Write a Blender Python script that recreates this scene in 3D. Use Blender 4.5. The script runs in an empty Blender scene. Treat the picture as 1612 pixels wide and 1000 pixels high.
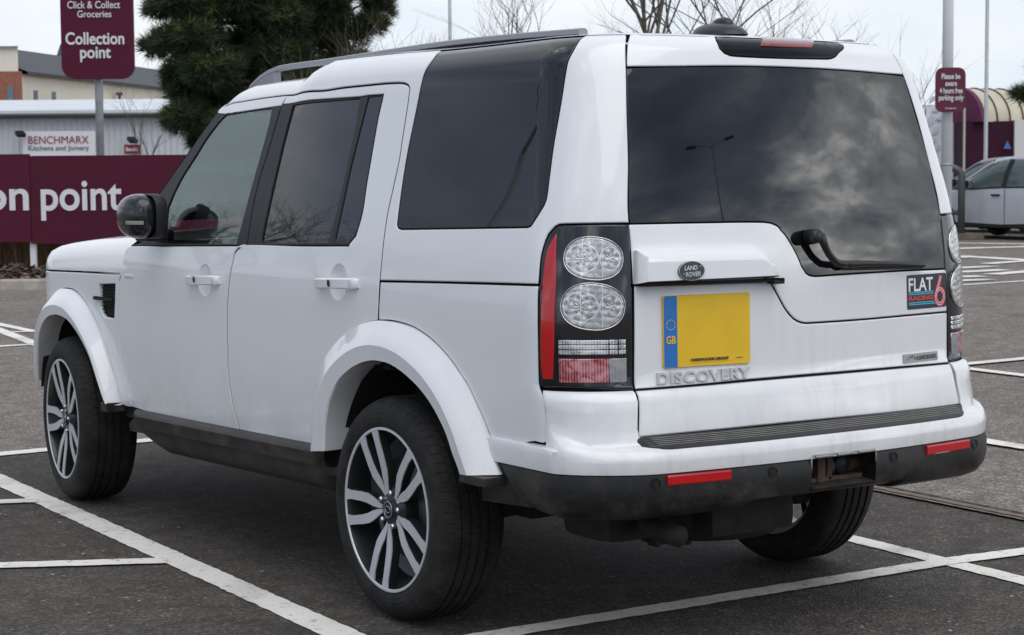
import bpy, bmesh, math, random
from math import sin, cos, pi, radians, sqrt, atan2, hypot
from mathutils import Vector, Matrix
from mathutils.geometry import delaunay_2d_cdt
C = bpy.context.scene.collection
scene = bpy.context.scene
random.seed(7)

# ------------------------------------------------------------------ camera
CAM = (-4.0550377, -5.3821594, 1.4703925)
YAW, PITCH, ROLL, FPX = 0.592313902, -0.0769990535, -0.00773047643, 3026.27099
def cam_axes():
    cy, sy, cp, sp = cos(YAW), sin(YAW), cos(PITCH), sin(PITCH)
    f = Vector((sy*cp, cy*cp, sp)); r = Vector((cy, -sy, 0)); u = r.cross(f)
    cr, sr = cos(ROLL), sin(ROLL)
    return cr*r + sr*u, -sr*r + cr*u, f
RX, UX, FX = cam_axes()
cd = bpy.data.cameras.new('camera'); cam = bpy.data.objects.new('camera', cd); C.objects.link(cam)
cd.sensor_width = 36.0; cd.lens = 36.0*FPX/1612.0; cd.clip_start = 0.05; cd.clip_end = 2000
m = Matrix((RX, UX, -FX)).transposed().to_4x4(); m.translation = Vector(CAM); cam.matrix_world = m
cd.dof.use_dof = True; cd.dof.focus_distance = 6.1; cd.dof.aperture_fstop = 13.0
scene.camera = cam
FH = Vector((FX.x, FX.y, 0)).normalized(); RH = Vector((FH.y, -FH.x, 0))
def at(px, py, depth):            # a point of the place: pixel of the 1612 px photo, level distance ahead of the camera
    d = FX + RX*((px-806)/FPX) - UX*((py-500)/FPX)
    return Vector(CAM) + d*(depth/d.dot(FH))
def gnd(px, py, z=0.0):
    d = FX + RX*((px-806)/FPX) - UX*((py-500)/FPX)
    return Vector(CAM) + d*((z-CAM[2])/d.z)

# ------------------------------------------------------------------ exposure, world, sun
vs = scene.view_settings
vs.view_transform = 'Standard'; vs.look = 'None'; vs.exposure = 0.10; vs.gamma = 1.0
SUN_EL, SUN_AZ = radians(60), radians(192)      # azimuth clockwise from +y
w = bpy.data.worlds.new('World'); scene.world = w; w.use_nodes = True
nt = w.node_tree; N = nt.nodes; L = nt.links; N.clear()
out = N.new('ShaderNodeOutputWorld'); bg = N.new('ShaderNodeBackground'); L.new(bg.outputs[0], out.inputs[0])
sky = N.new('ShaderNodeTexSky'); sky.sky_type = 'NISHITA'; sky.sun_disc = False
sky.sun_elevation = SUN_EL; sky.sun_rotation = SUN_AZ
tc = N.new('ShaderNodeTexCoord')
sep = N.new('ShaderNodeSeparateXYZ'); L.new(tc.outputs['Generated'], sep.inputs[0])
def M_(op, a, b=None, c=None):
    n = N.new('ShaderNodeMath'); n.operation = op
    for i, v in enumerate((a, b, c)):
        if v is None: continue
        if isinstance(v, (int, float)): n.inputs[i].default_value = v
        else: L.new(v, n.inputs[i])
    return n.outputs[0]
zz = M_('MAXIMUM', sep.outputs[2], 0.0)
den = M_('ADD', zz, 0.16)
comb = N.new('ShaderNodeCombineXYZ')
L.new(M_('DIVIDE', sep.outputs[0], den), comb.inputs[0]); L.new(M_('DIVIDE', sep.outputs[1], den), comb.inputs[1])
def noise_(scale, detail, rough, dist=0.0, vec=comb.outputs[0]):
    n = N.new('ShaderNodeTexNoise'); n.inputs['Scale'].default_value = scale; n.inputs['Detail'].default_value = detail
    n.inputs['Roughness'].default_value = rough; n.inputs['Distortion'].default_value = dist; L.new(vec, n.inputs['Vector']); return n.outputs[0]
dirv = N.new('ShaderNodeVectorMath'); dirv.operation = 'MULTIPLY'; L.new(tc.outputs['Generated'], dirv.inputs[0]); dirv.inputs[1].default_value = (1.0, 1.0, 2.1)
n1 = noise_(2.1, 8, 0.50, 0.15, dirv.outputs[0]); n2 = noise_(7.0, 7, 0.55, 0.3, dirv.outputs[0])
# towards the camera's view (front) the cloud sheet is thin and white; behind the camera it is thick and grey
front = M_('MULTIPLY_ADD', sep.outputs[0], 0.74, M_('MULTIPLY', sep.outputs[1], 0.67))
mrF = N.new('ShaderNodeMapRange'); mrF.interpolation_type = 'SMOOTHSTEP'; L.new(front, mrF.inputs[0])
mrF.inputs[1].default_value = 0.10; mrF.inputs[2].default_value = 0.66; F = mrF.outputs[0]
def ramp_(fac, stops):
    r = N.new('ShaderNodeValToRGB'); L.new(fac, r.inputs[0]); e = r.color_ramp.elements
    while len(e) < len(stops): e.new(0.5)
    for q, (p, c) in zip(e, stops): q.position = p; q.color = (*c, 1)
    return r.outputs[0]
fr = ramp_(M_('ADD', M_('MULTIPLY', n1, 0.65), M_('MULTIPLY', n2, 0.35)), [(0.30, (0.68, 0.81, 1.02)), (0.43, (0.80, 0.88, 1.0)), (0.54, (1.0, 1.01, 1.02)), (0.66, (0.88, 0.92, 0.98))])
gl_ = N.new('ShaderNodeVectorMath'); gl_.operation = 'DOT_PRODUCT'; L.new(tc.outputs['Generated'], gl_.inputs[0]); gl_.inputs[1].default_value = (.81, -.57, .13)
mrG = N.new('ShaderNodeMapRange'); mrG.interpolation_type = 'SMOOTHSTEP'; L.new(gl_.outputs['Value'], mrG.inputs[0])      # a thin patch in the cloud with the low light behind it
for i_, v_ in ((1, .84), (2, 1.0), (3, 0.0), (4, .095)): mrG.inputs[i_].default_value = v_
bk = ramp_(M_('ADD', mrG.outputs[0], M_('ADD', M_('MULTIPLY', n1, 0.72), M_('MULTIPLY', n2, 0.28))), [(0.36, (0.040, 0.048, 0.064)), (0.50, (0.075, 0.088, 0.112)), (0.57, (0.125, 0.137, 0.155)), (0.65, (0.31, 0.318, 0.325)), (0.74, (0.95, 0.93, 0.88))])
bkg = N.new('ShaderNodeVectorMath'); bkg.operation = 'SCALE'; L.new(bk, bkg.inputs[0]); bkg.inputs[3].default_value = 6.5
gw_ = N.new('ShaderNodeVectorMath'); gw_.operation = 'DOT_PRODUCT'; L.new(tc.outputs['Generated'], gw_.inputs[0]); gw_.inputs[1].default_value = (-.335, .930, .15)
mrW = N.new('ShaderNodeMapRange'); mrW.interpolation_type = 'SMOOTHSTEP'; L.new(gw_.outputs['Value'], mrW.inputs[0])      # brighter break in the cloud, low on the left
for i_, v_ in ((1, .986), (2, .9992), (3, 0.0), (4, 1.0)): mrW.inputs[i_].default_value = v_
F = M_('MAXIMUM', F, mrW.outputs[0])
mx = N.new('ShaderNodeMix'); mx.data_type = 'RGBA'; L.new(F, mx.inputs[0]); L.new(bkg.outputs[0], mx.inputs[6]); L.new(fr, mx.inputs[7])
# thin cover lets some of the clear sky through
skys = N.new('ShaderNodeVectorMath'); skys.operation = 'SCALE'; L.new(sky.outputs[0], skys.inputs[0]); skys.inputs[3].default_value = 0.10
mx2 = N.new('ShaderNodeMix'); mx2.data_type = 'RGBA'; mx2.inputs[0].default_value = 0.82; L.new(skys.outputs[0], mx2.inputs[6]); L.new(mx.outputs[2], mx2.inputs[7])
L.new(mx2.outputs[2], bg.inputs[0]); bg.inputs[1].default_value = 1.0
sd = bpy.data.lights.new('sun', 'SUN'); sd.energy = 1.5; sd.angle = radians(64); sd.color = (1.0, 0.94, 0.86)
so = bpy.data.objects.new('sun', sd); C.objects.link(so)
sdir = Vector((sin(SUN_AZ)*cos(SUN_EL), cos(SUN_AZ)*cos(SUN_EL), sin(SUN_EL)))
so.rotation_euler = sdir.to_track_quat('Z', 'Y').to_euler(); so.location = (0, 0, 30)

# ------------------------------------------------------------------ materials
MAT = {}
def mat(name, col, rough=0.5, metal=0.0, coat=0.0, spec=0.5, ior=1.5, var=0.0, vscale=6.0, bump=0.0, bscale=200.0, stops=None, coords='Object', emit=None):
    if name in MAT: return MAT[name]
    mt = bpy.data.materials.new(name); mt.use_nodes = True; n = mt.node_tree.nodes; l = mt.node_tree.links
    b = n['Principled BSDF']; b.inputs['Base Color'].default_value = (*col, 1); b.inputs['Roughness'].default_value = rough
    b.inputs['Metallic'].default_value = metal; b.inputs['IOR'].default_value = ior; b.inputs['Specular IOR Level'].default_value = spec
    b.inputs['Coat Weight'].default_value = coat; b.inputs['Coat Roughness'].default_value = 0.04
    t = n.new('ShaderNodeTexCoord')
    if var or stops:
        ns = n.new('ShaderNodeTexNoise'); ns.inputs['Scale'].default_value = vscale; ns.inputs['Detail'].default_value = 6; ns.inputs['Roughness'].default_value = .6
        l.new(t.outputs[coords], ns.inputs['Vector'])
        r = n.new('ShaderNodeValToRGB'); l.new(ns.outputs[0], r.inputs[0]); e = r.color_ramp.elements
        st = stops or [(.3, tuple(c*(1-var) for c in col)), (.7, tuple(min(1, c*(1+var)) for c in col))]
        while len(e) < len(st): e.new(.5)
        for q, (p, c) in zip(e, st): q.position = p; q.color = (*c, 1)
        l.new(r.outputs[0], b.inputs['Base Color'])
    if bump:
        nb = n.new('ShaderNodeTexNoise'); nb.inputs['Scale'].default_value = bscale; nb.inputs['Detail'].default_value = 3
        l.new(t.outputs[coords], nb.inputs['Vector'])
        bp = n.new('ShaderNodeBump'); bp.inputs['Strength'].default_value = bump; bp.inputs['Distance'].default_value = .01
        l.new(nb.outputs[0], bp.inputs['Height']); l.new(bp.outputs[0], b.inputs['Normal'])
    if emit: b.inputs['Emission Color'].default_value = (*emit, 1); b.inputs['Emission Strength'].default_value = 1
    MAT[name] = mt; return mt
def node_mat(name):
    mt = bpy.data.materials.new(name); mt.use_nodes = True; MAT[name] = mt
    return mt, mt.node_tree.nodes, mt.node_tree.links, mt.node_tree.nodes['Principled BSDF']
def nd(n, typ, **kw):
    q = n.new(typ)
    for k, v in kw.items():
        if k in q.inputs: q.inputs[k].default_value = v
        else: setattr(q, k, v)
    return q
def mathn(n, l, op, a, b=0.0, c=None):
    q = n.new('ShaderNodeMath'); q.operation = op
    for i, v in enumerate((a, b, c)):
        if v is None: continue
        if isinstance(v, (int, float)): q.inputs[i].default_value = v
        else: l.new(v, q.inputs[i])
    return q.outputs[0]
def mixc(n, l, fac, a, b):
    q = n.new('ShaderNodeMix'); q.data_type = 'RGBA'
    for i, v in ((0, fac), (6, a), (7, b)):
        if isinstance(v, (int, float)): q.inputs[i].default_value = v
        elif isinstance(v, tuple): q.inputs[i].default_value = (*v, 1)
        else: l.new(v, q.inputs[i])
    return q.outputs[2]
def rampn(n, l, fac, stops):
    r = n.new('ShaderNodeValToRGB'); l.new(fac, r.inputs[0]); e = r.color_ramp.elements
    while len(e) < len(stops): e.new(.5)
    for q, (p, c) in zip(e, stops):
        q.position = p; q.color = (c, c, c, 1) if isinstance(c, (int, float)) else (*c, 1)
    return r.outputs[0]

# white car paint with road dirt low down on the panels
def make_paint():
    mt, n, l, b = node_mat('white_paint')
    g = n.new('ShaderNodeNewGeometry'); s = n.new('ShaderNodeSeparateXYZ'); l.new(g.outputs['Position'], s.inputs[0])
    ns = nd(n, 'ShaderNodeTexNoise', Scale=5.0, Detail=8.0, Roughness=.65); l.new(g.outputs['Position'], ns.inputs['Vector'])
    mp = n.new('ShaderNodeMapping'); mp.inputs['Scale'].default_value = (40, 40, 3.0); l.new(g.outputs['Position'], mp.inputs[0])
    st = nd(n, 'ShaderNodeTexNoise', Scale=1.0, Detail=4.0, Roughness=.6); l.new(mp.outputs[0], st.inputs['Vector'])
    low = n.new('ShaderNodeMapRange'); low.interpolation_type = 'SMOOTHSTEP'; l.new(s.outputs[2], low.inputs[0])
    for i, v in ((1, .46), (2, .88), (3, 1.0), (4, 0.0)): low.inputs[i].default_value = v
    rear = n.new('ShaderNodeMapRange'); rear.interpolation_type = 'SMOOTHSTEP'; l.new(s.outputs[1], rear.inputs[0])
    for i, v in ((1, -.95), (2, -.78), (3, 1.0), (4, 0.12)): rear.inputs[i].default_value = v
    hi = n.new('ShaderNodeMapRange'); hi.interpolation_type = 'SMOOTHSTEP'; l.new(s.outputs[2], hi.inputs[0])
    for i, v in ((1, .6), (2, 1.55), (3, 1.0), (4, 0.0)): hi.inputs[i].default_value = v
    nz = rampn(n, l, ns.outputs[0], [(.38, 0.0), (.72, 1.0)]); sz = rampn(n, l, st.outputs[0], [(.42, 0.0), (.75, 1.0)])
    d1 = mathn(n, l, 'MULTIPLY', mathn(n, l, 'MULTIPLY', low.outputs[0], .30), mathn(n, l, 'ADD', nz, .25))
    d2 = mathn(n, l, 'MULTIPLY', mathn(n, l, 'MULTIPLY', rear.outputs[0], hi.outputs[0]), mathn(n, l, 'MULTIPLY_ADD', mathn(n, l, 'MULTIPLY', sz, nz), .30, .10))
    spk = nd(n, 'ShaderNodeTexNoise', Scale=160.0, Detail=2.0); l.new(g.outputs['Position'], spk.inputs['Vector'])
    d3 = mathn(n, l, 'MULTIPLY', rampn(n, l, spk.outputs[0], [(.70, 0.0), (.78, 1.0)]), mathn(n, l, 'MULTIPLY', low.outputs[0], .45))
    d = mathn(n, l, 'MINIMUM', mathn(n, l, 'ADD', mathn(n, l, 'ADD', d1, d2), d3), .8)
    l.new(mixc(n, l, d, (.80, .812, .828), (.36, .33, .28)), b.inputs['Base Color'])
    l.new(mathn(n, l, 'MULTIPLY_ADD', d, .3, .35), b.inputs['Roughness'])
    b.inputs['Coat Weight'].default_value = 1.0; b.inputs['Coat IOR'].default_value = 1.5; l.new(mathn(n, l, 'MULTIPLY_ADD', d, .5, .03), b.inputs['Coat Roughness'])
    return mt
PAINT = make_paint()
GLASSD = mat('privacy_glass', (.006, .007, .009), .015, spec=.5, ior=1.62)
BLACKG = mat('gloss_black', (.008, .008, .010), .06, coat=.6, ior=1.5)
BLACKM = mat('satin_black', (.018, .0185, .020), .45, spec=.3, var=.15, vscale=30)
RUBBER = mat('rubber_seal', (.010, .010, .011), .55)
DARK = mat('dark_cavity', (.006, .006, .006), .9)
PLAST = None
def make_plastic():
    mt, n, l, b = node_mat('dirty_black_plastic')
    g = n.new('ShaderNodeNewGeometry'); s = n.new('ShaderNodeSeparateXYZ'); l.new(g.outputs['Position'], s.inputs[0])
    ns = nd(n, 'ShaderNodeTexNoise', Scale=7.0, Detail=9.0, Roughness=.7); l.new(g.outputs['Position'], ns.inputs['Vector'])
    low = n.new('ShaderNodeMapRange'); l.new(s.outputs[2], low.inputs[0])
    for i, v in ((1, .40), (2, .63), (3, .9), (4, .04)): low.inputs[i].default_value = v
    d = mathn(n, l, 'MULTIPLY', low.outputs[0], rampn(n, l, ns.outputs[0], [(.44, 0.03), (.74, 1.0)]))
    sc = nd(n, 'ShaderNodeTexNoise', Scale=42.0, Detail=3.0, Distortion=2.0); l.new(g.outputs['Position'], sc.inputs['Vector'])
    d = mathn(n, l, 'ADD', d, mathn(n, l, 'MULTIPLY', rampn(n, l, sc.outputs[0], [(.66, 0.0), (.72, 1.0)]), .15)); b.inputs['Specular IOR Level'].default_value = .3
    l.new(mixc(n, l, d, (.013, .0135, .0145), (.16, .128, .098)), b.inputs['Base Color'])
    l.new(mathn(n, l, 'MULTIPLY_ADD', d, .35, .42), b.inputs['Roughness'])
    nb = nd(n, 'ShaderNodeTexNoise', Scale=350.0); l.new(g.outputs['Position'], nb.inputs['Vector'])
    bp = nd(n, 'ShaderNodeBump', Strength=.12, Distance=.004); l.new(nb.outputs[0], bp.inputs['Height']); l.new(bp.outputs[0], b.inputs['Normal'])
    return mt
PLAST = make_plastic()
SILVER = mat('silver_trim', (.55, .56, .58), .28, metal=.9)
RAILM = mat('rail_silver', (.30, .305, .32), .45, metal=.5)
CHROME = mat('chrome', (.75, .75, .76), .12, metal=1.0)
REDL = mat('red_lens', (.50, .008, .010), .12, coat=.8)
REDD = mat('dark_red_lens', (.20, .006, .010), .10, coat=.8)
RUST = mat('underbody_rust', (.07, .045, .03), .85, var=.5, vscale=25)
UNDER = mat('underbody_black', (.016, .015, .014), .8, var=.5, vscale=12)
def glass_clear():
    mt, n, l, b = node_mat('tinted_door_glass')
    o = n['Material Output']; tr = n.new('ShaderNodeBsdfTransparent'); tr.inputs[0].default_value = (.78, .90, .84, 1)
    gl = n.new('ShaderNodeBsdfGlossy'); gl.inputs['Roughness'].default_value = .02; gl.inputs[0].default_value = (.84, 1.0, .99, 1)
    fr = n.new('ShaderNodeFresnel'); fr.inputs[0].default_value = 2.0
    mx = n.new('ShaderNodeMixShader'); l.new(fr.outputs[0], mx.inputs[0]); l.new(tr.outputs[0], mx.inputs[1]); l.new(gl.outputs[0], mx.inputs[2])
    l.new(mx.outputs[0], o.inputs[0]); n.remove(b); return mt
GLASSC = glass_clear()

# ------------------------------------------------------------------ helpers: properties, empties, mesh builder
def tag(o, label=None, cat=None, group=None, kind=None):
    if label: o['label'] = label
    if cat: o['category'] = cat
    if group: o['group'] = group
    if kind: o['kind'] = kind
    return o
def empty(name, loc, label=None, cat=None, group=None, rz=0.0):
    o = bpy.data.objects.new(name, None); C.objects.link(o); o.location = loc; o.rotation_euler = (0, 0, rz); o.empty_display_size = .2
    return tag(o, label, cat, group)
def root_of(o):
    p = Vector((0, 0, 0))
    return o
class MB:
    def __init__(s): s.v = []; s.f = []; s.m = []; s.sm = []; s.uv = None
    def add(s, vs_, fs, mi=0, smooth=True):
        o = len(s.v); s.v += [tuple(p) for p in vs_]
        for f in fs: s.f.append(tuple(i+o for i in f)); s.m.append(mi); s.sm.append(smooth)
        return s
    def box(s, c, d, mi=0, rot=None, bev=0.0):
        bm = bmesh.new(); bmesh.ops.create_cube(bm, size=1.0)
        for v in bm.verts: v.co = Vector((v.co.x*d[0], v.co.y*d[1], v.co.z*d[2]))
        if bev: bmesh.ops.bevel(bm, geom=bm.edges[:], offset=bev, segments=2, affect='EDGES', profile=.7)
        R_ = rot.to_4x4() if rot is not None else Matrix()
        bm.transform(Matrix.Translation(Vector(c)) @ R_); bm.normal_update(); bm.verts.index_update()
        s.add([v.co[:] for v in bm.verts], [[v.index for v in f.verts] for f in bm.faces], mi, False); bm.free(); return s
    def tube(s, pts, r, mi=0, n=10, cap=True, smooth=True):
        pts = [Vector(p) for p in pts]; rs = r if isinstance(r, (list, tuple)) else [r]*len(pts)
        V = []; Fs = []; up = None
        for i, p in enumerate(pts):
            d = (pts[min(i+1, len(pts)-1)]-pts[max(i-1, 0)]).normalized()
            if up is None:
                up = Vector((0, 0, 1)) if abs(d.z) < .9 else Vector((1, 0, 0))
            a = d.cross(up).normalized(); b_ = a.cross(d).normalized(); up = b_
            for k in range(n):
                t = 2*pi*k/n; V.append(p + (a*cos(t)+b_*sin(t))*rs[i])
        for i in range(len(pts)-1):
            for k in range(n):
                k2 = (k+1) % n; Fs.append((i*n+k, i*n+k2, (i+1)*n+k2, (i+1)*n+k))
        if cap: Fs.append(tuple(range(n-1, -1, -1))); Fs.append(tuple((len(pts)-1)*n+k for k in range(n)))
        return s.add(V, Fs, mi, smooth)
    def lathe(s, prof, c, axis='x', n=48, mi=0, smooth=True, close=False):
        V = []; Fs = []; c = Vector(c)
        for k in range(n):
            t = 2*pi*k/n
            for (a, r) in prof:
                if axis == 'x': V.append(c+Vector((a, r*cos(t), r*sin(t))))
                elif axis == 'y': V.append(c+Vector((r*cos(t), a, r*sin(t))))
                else: V.append(c+Vector((r*cos(t), r*sin(t), a)))
        q = len(prof)
        for k in range(n):
            k2 = (k+1) % n
            for i in range(q-1): Fs.append((k*q+i, k*q+i+1, k2*q+i+1, k2*q+i))
        return s.add(V, Fs, mi, smooth)
    def prism(s, loop, ax, mi=0):        # loop of 3-D points, ax: offset vector
        n = len(loop); ax = Vector(ax); V = [Vector(p) for p in loop] + [Vector(p)+ax for p in loop]
        Fs = [tuple(range(n-1, -1, -1)), tuple(range(n, 2*n))] + [(i, (i+1) % n, n+(i+1) % n, n+i) for i in range(n)]
        return s.add(V, Fs, mi, False)
    def strip(s, rows, mi=0, smooth=True, closed=False):   # rows of equal length -> quads
        q = len(rows[0]); V = [p for r in rows for p in r]; Fs = []
        for i in range(len(rows)-1):
            for k in range(q-1 + (1 if closed else 0)):
                k2 = (k+1) % q; Fs.append((i*q+k, i*q+k2, (i+1)*q+k2, (i+1)*q+k))
        return s.add(V, Fs, mi, smooth)
    def build(s, name, mats, parent=None, fix=True, mirror=False, normals=None):
        me = bpy.data.meshes.new(name)
        V = [(-x, y, z) for x, y, z in s.v] if mirror else s.v
        Fs = [tuple(reversed(f)) for f in s.f] if mirror else s.f
        me.from_pydata(V, [], Fs)
        if not isinstance(mats, (list, tuple)): mats = [mats]
        for q in mats: me.materials.append(q)
        me.polygons.foreach_set('material_index', s.m); me.polygons.foreach_set('use_smooth', s.sm)
        if s.uv:
            ul = me.uv_layers.new(name='UVMap')
            for lp in me.loops: ul.data[lp.index].uv = s.uv[lp.vertex_index]
        me.update()
        if fix:
            bm = bmesh.new(); bm.from_mesh(me); bmesh.ops.recalc_face_normals(bm, faces=bm.faces); bm.to_mesh(me); bm.free()
        if normals:
            me.normals_split_custom_set_from_vertices([(-a, b_, c_) if mirror else (a, b_, c_) for a, b_, c_ in normals])
        o = bpy.data.objects.new(name, me); C.objects.link(o)
        if parent is not None:
            o.parent = parent
            q = parent; off = Vector((0, 0, 0))
            while q is not None: off += Vector(q.location); q = q.parent
            o.location = -off
        return o
def smooth_by_angle(o, deg=35):
    me = o.data; bm = bmesh.new(); bm.from_mesh(me)
    for e in bm.edges:
        e.smooth = not (len(e.link_faces) == 2 and e.calc_face_angle(0) > radians(deg))
    for f in bm.faces: f.smooth = True
    bm.to_mesh(me); bm.free(); return o
def text_mesh(body, size, bold=0.0, extrude=0.0, align='LEFT', shear=0.0, sx=1.0, space=1.0):
    cu = bpy.data.curves.new('text', 'FONT'); cu.body = body; cu.size = size; cu.offset = bold; cu.extrude = extrude
    cu.align_x = align; cu.shear = shear; cu.space_character = space; cu.resolution_u = 5
    ob = bpy.data.objects.new('text', cu); C.objects.link(ob)
    dg = bpy.context.evaluated_depsgraph_get(); dg.update(); me = bpy.data.meshes.new_from_object(ob.evaluated_get(dg))
    V = [(v.co.x*sx, v.co.y, v.co.z) for v in me.vertices]; Fs = [tuple(p.vertices) for p in me.polygons]
    bpy.data.objects.remove(ob); bpy.data.curves.remove(cu); bpy.data.meshes.remove(me)
    return V, Fs

class Tab:
    """1-D table, cubic Hermite with limited slopes"""
    def __init__(s,pts):
        s.x=[p[0] for p in pts]; s.y=[p[1] for p in pts]; n=len(pts)
        d=[(s.y[i+1]-s.y[i])/(s.x[i+1]-s.x[i]) for i in range(n-1)]
        m=[d[0]]
        for i in range(1,n-1):
            if d[i-1]*d[i]<=0: m.append(0.0)
            else: m.append(2*d[i-1]*d[i]/(d[i-1]+d[i]))
        m.append(d[-1]); s.m=m
    def __call__(s,t):
        x=s.x
        if t<=x[0]: return s.y[0]+s.m[0]*(t-x[0])
        if t>=x[-1]: return s.y[-1]+s.m[-1]*(t-x[-1])
        i=0
        while t>x[i+1]: i+=1
        h=x[i+1]-x[i]; q=(t-x[i])/h
        return (s.y[i]*(1+2*q)*(1-q)**2+h*s.m[i]*q*(1-q)**2+s.y[i+1]*q*q*(3-2*q)+h*s.m[i+1]*q*q*(q-1))
#           v     half width
HW=Tab([(.30,.86),(.42,.885),(.55,.896),(.80,.901),(1.0,.900),(1.09,.896),(1.14,.890),(1.22,.878),(1.30,.862),(1.5,.816),(1.7,.769),(1.75,.757),(1.80,.741),(1.84,.715),(1.88,.679),(1.95,.610),(2.25,.31),(2.56,0)])
ZZ=Tab([(.30,.30),(1.0,1.0),(1.7,1.7),(1.75,1.75),(1.80,1.799),(1.84,1.836),(1.88,1.862),(1.95,1.878),(2.25,1.896),(2.56,1.902)])
YE=Tab([(.50,-1.0),(.66,-1.0),(.79,-.985),(.815,-.975),(.84,-.957),(1.0,-.952),(1.15,-0.9460),(1.25,-0.9357),(1.35,-0.9220),(1.45,-0.9047),(1.55,-0.8840),(1.65,-0.8598),(1.77,-0.8260),(1.84,-.800),(1.88,-.770),(1.95,-.70),(2.25,-.45),(2.56,-.2)])
XE=Tab([(.50,.67),(.66,.662),(.83,.645),(1.31,.642),(1.5,.612),(1.77,.568),(1.84,.545),(1.88,.515),(1.95,.46),(2.25,.24),(2.56,0.01)])
BU=Tab([(.5,.05),(1.1,.053),(1.3,.055),(1.77,.058),(1.88,.062),(1.95,.06),(2.25,.02),(2.56,0)])  # rear bulge
GT=Tab([(-1.2,1.905),(-.8,1.905),(0,1.899),(.40,1.904),(.78,1.902),(.86,1.886),(.96,1.843),(1.05,1.837),(1.2,1.834),(1.6,1.815),(2.2,1.79)])
UC=.645; UA=.30; US=UC+UA; YF=3.5; UL=4.2
def bow(y):
    b=(.0092 if y<.9 else .004)*(y-.9)**2
    if y>3.13: b+=1.15*(y-3.13)**2
    return b
def P(u,v):
    sg=1.0
    if u<0: sg=-1.0; u=-u
    hw=HW(v); z=ZZ(v); ye=YE(v); xe=XE(v); bu=BU(v)
    b=.24
    yb=ye+b; xs=max(hw-bow(yb),xe+.005)
    if u<=UC:
        s=u/UC; x=xe*s; y=ye-bu*(1-s*s)
    elif u<US:
        t=(u-UC)/UA
        k=.53; L1=xs-xe; sl=2*bu/max(xe,.05)
        p0=(xe,ye);p1=(xe+k*L1,ye+k*L1*min(sl,.6));p3=(xs,yb);p2=(xs-.0*k,yb-k*b)
        c0=(1-t)**3;c1=3*t*(1-t)**2;c2=3*t*t*(1-t);c3=t**3
        x=c0*p0[0]+c1*p1[0]+c2*p2[0]+c3*p3[0]; y=c0*p0[1]+c1*p1[1]+c2*p2[1]+c3*p3[1]
    else:
        y=yb+(u-US)/UL*(YF-yb); x=max(hw-bow(y),0.0)
    if v>1.70:
        g=(GT(y)-1.70)/.202
        z=1.70+(z-1.70)*g
    return (-sg*x,y,z)

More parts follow.
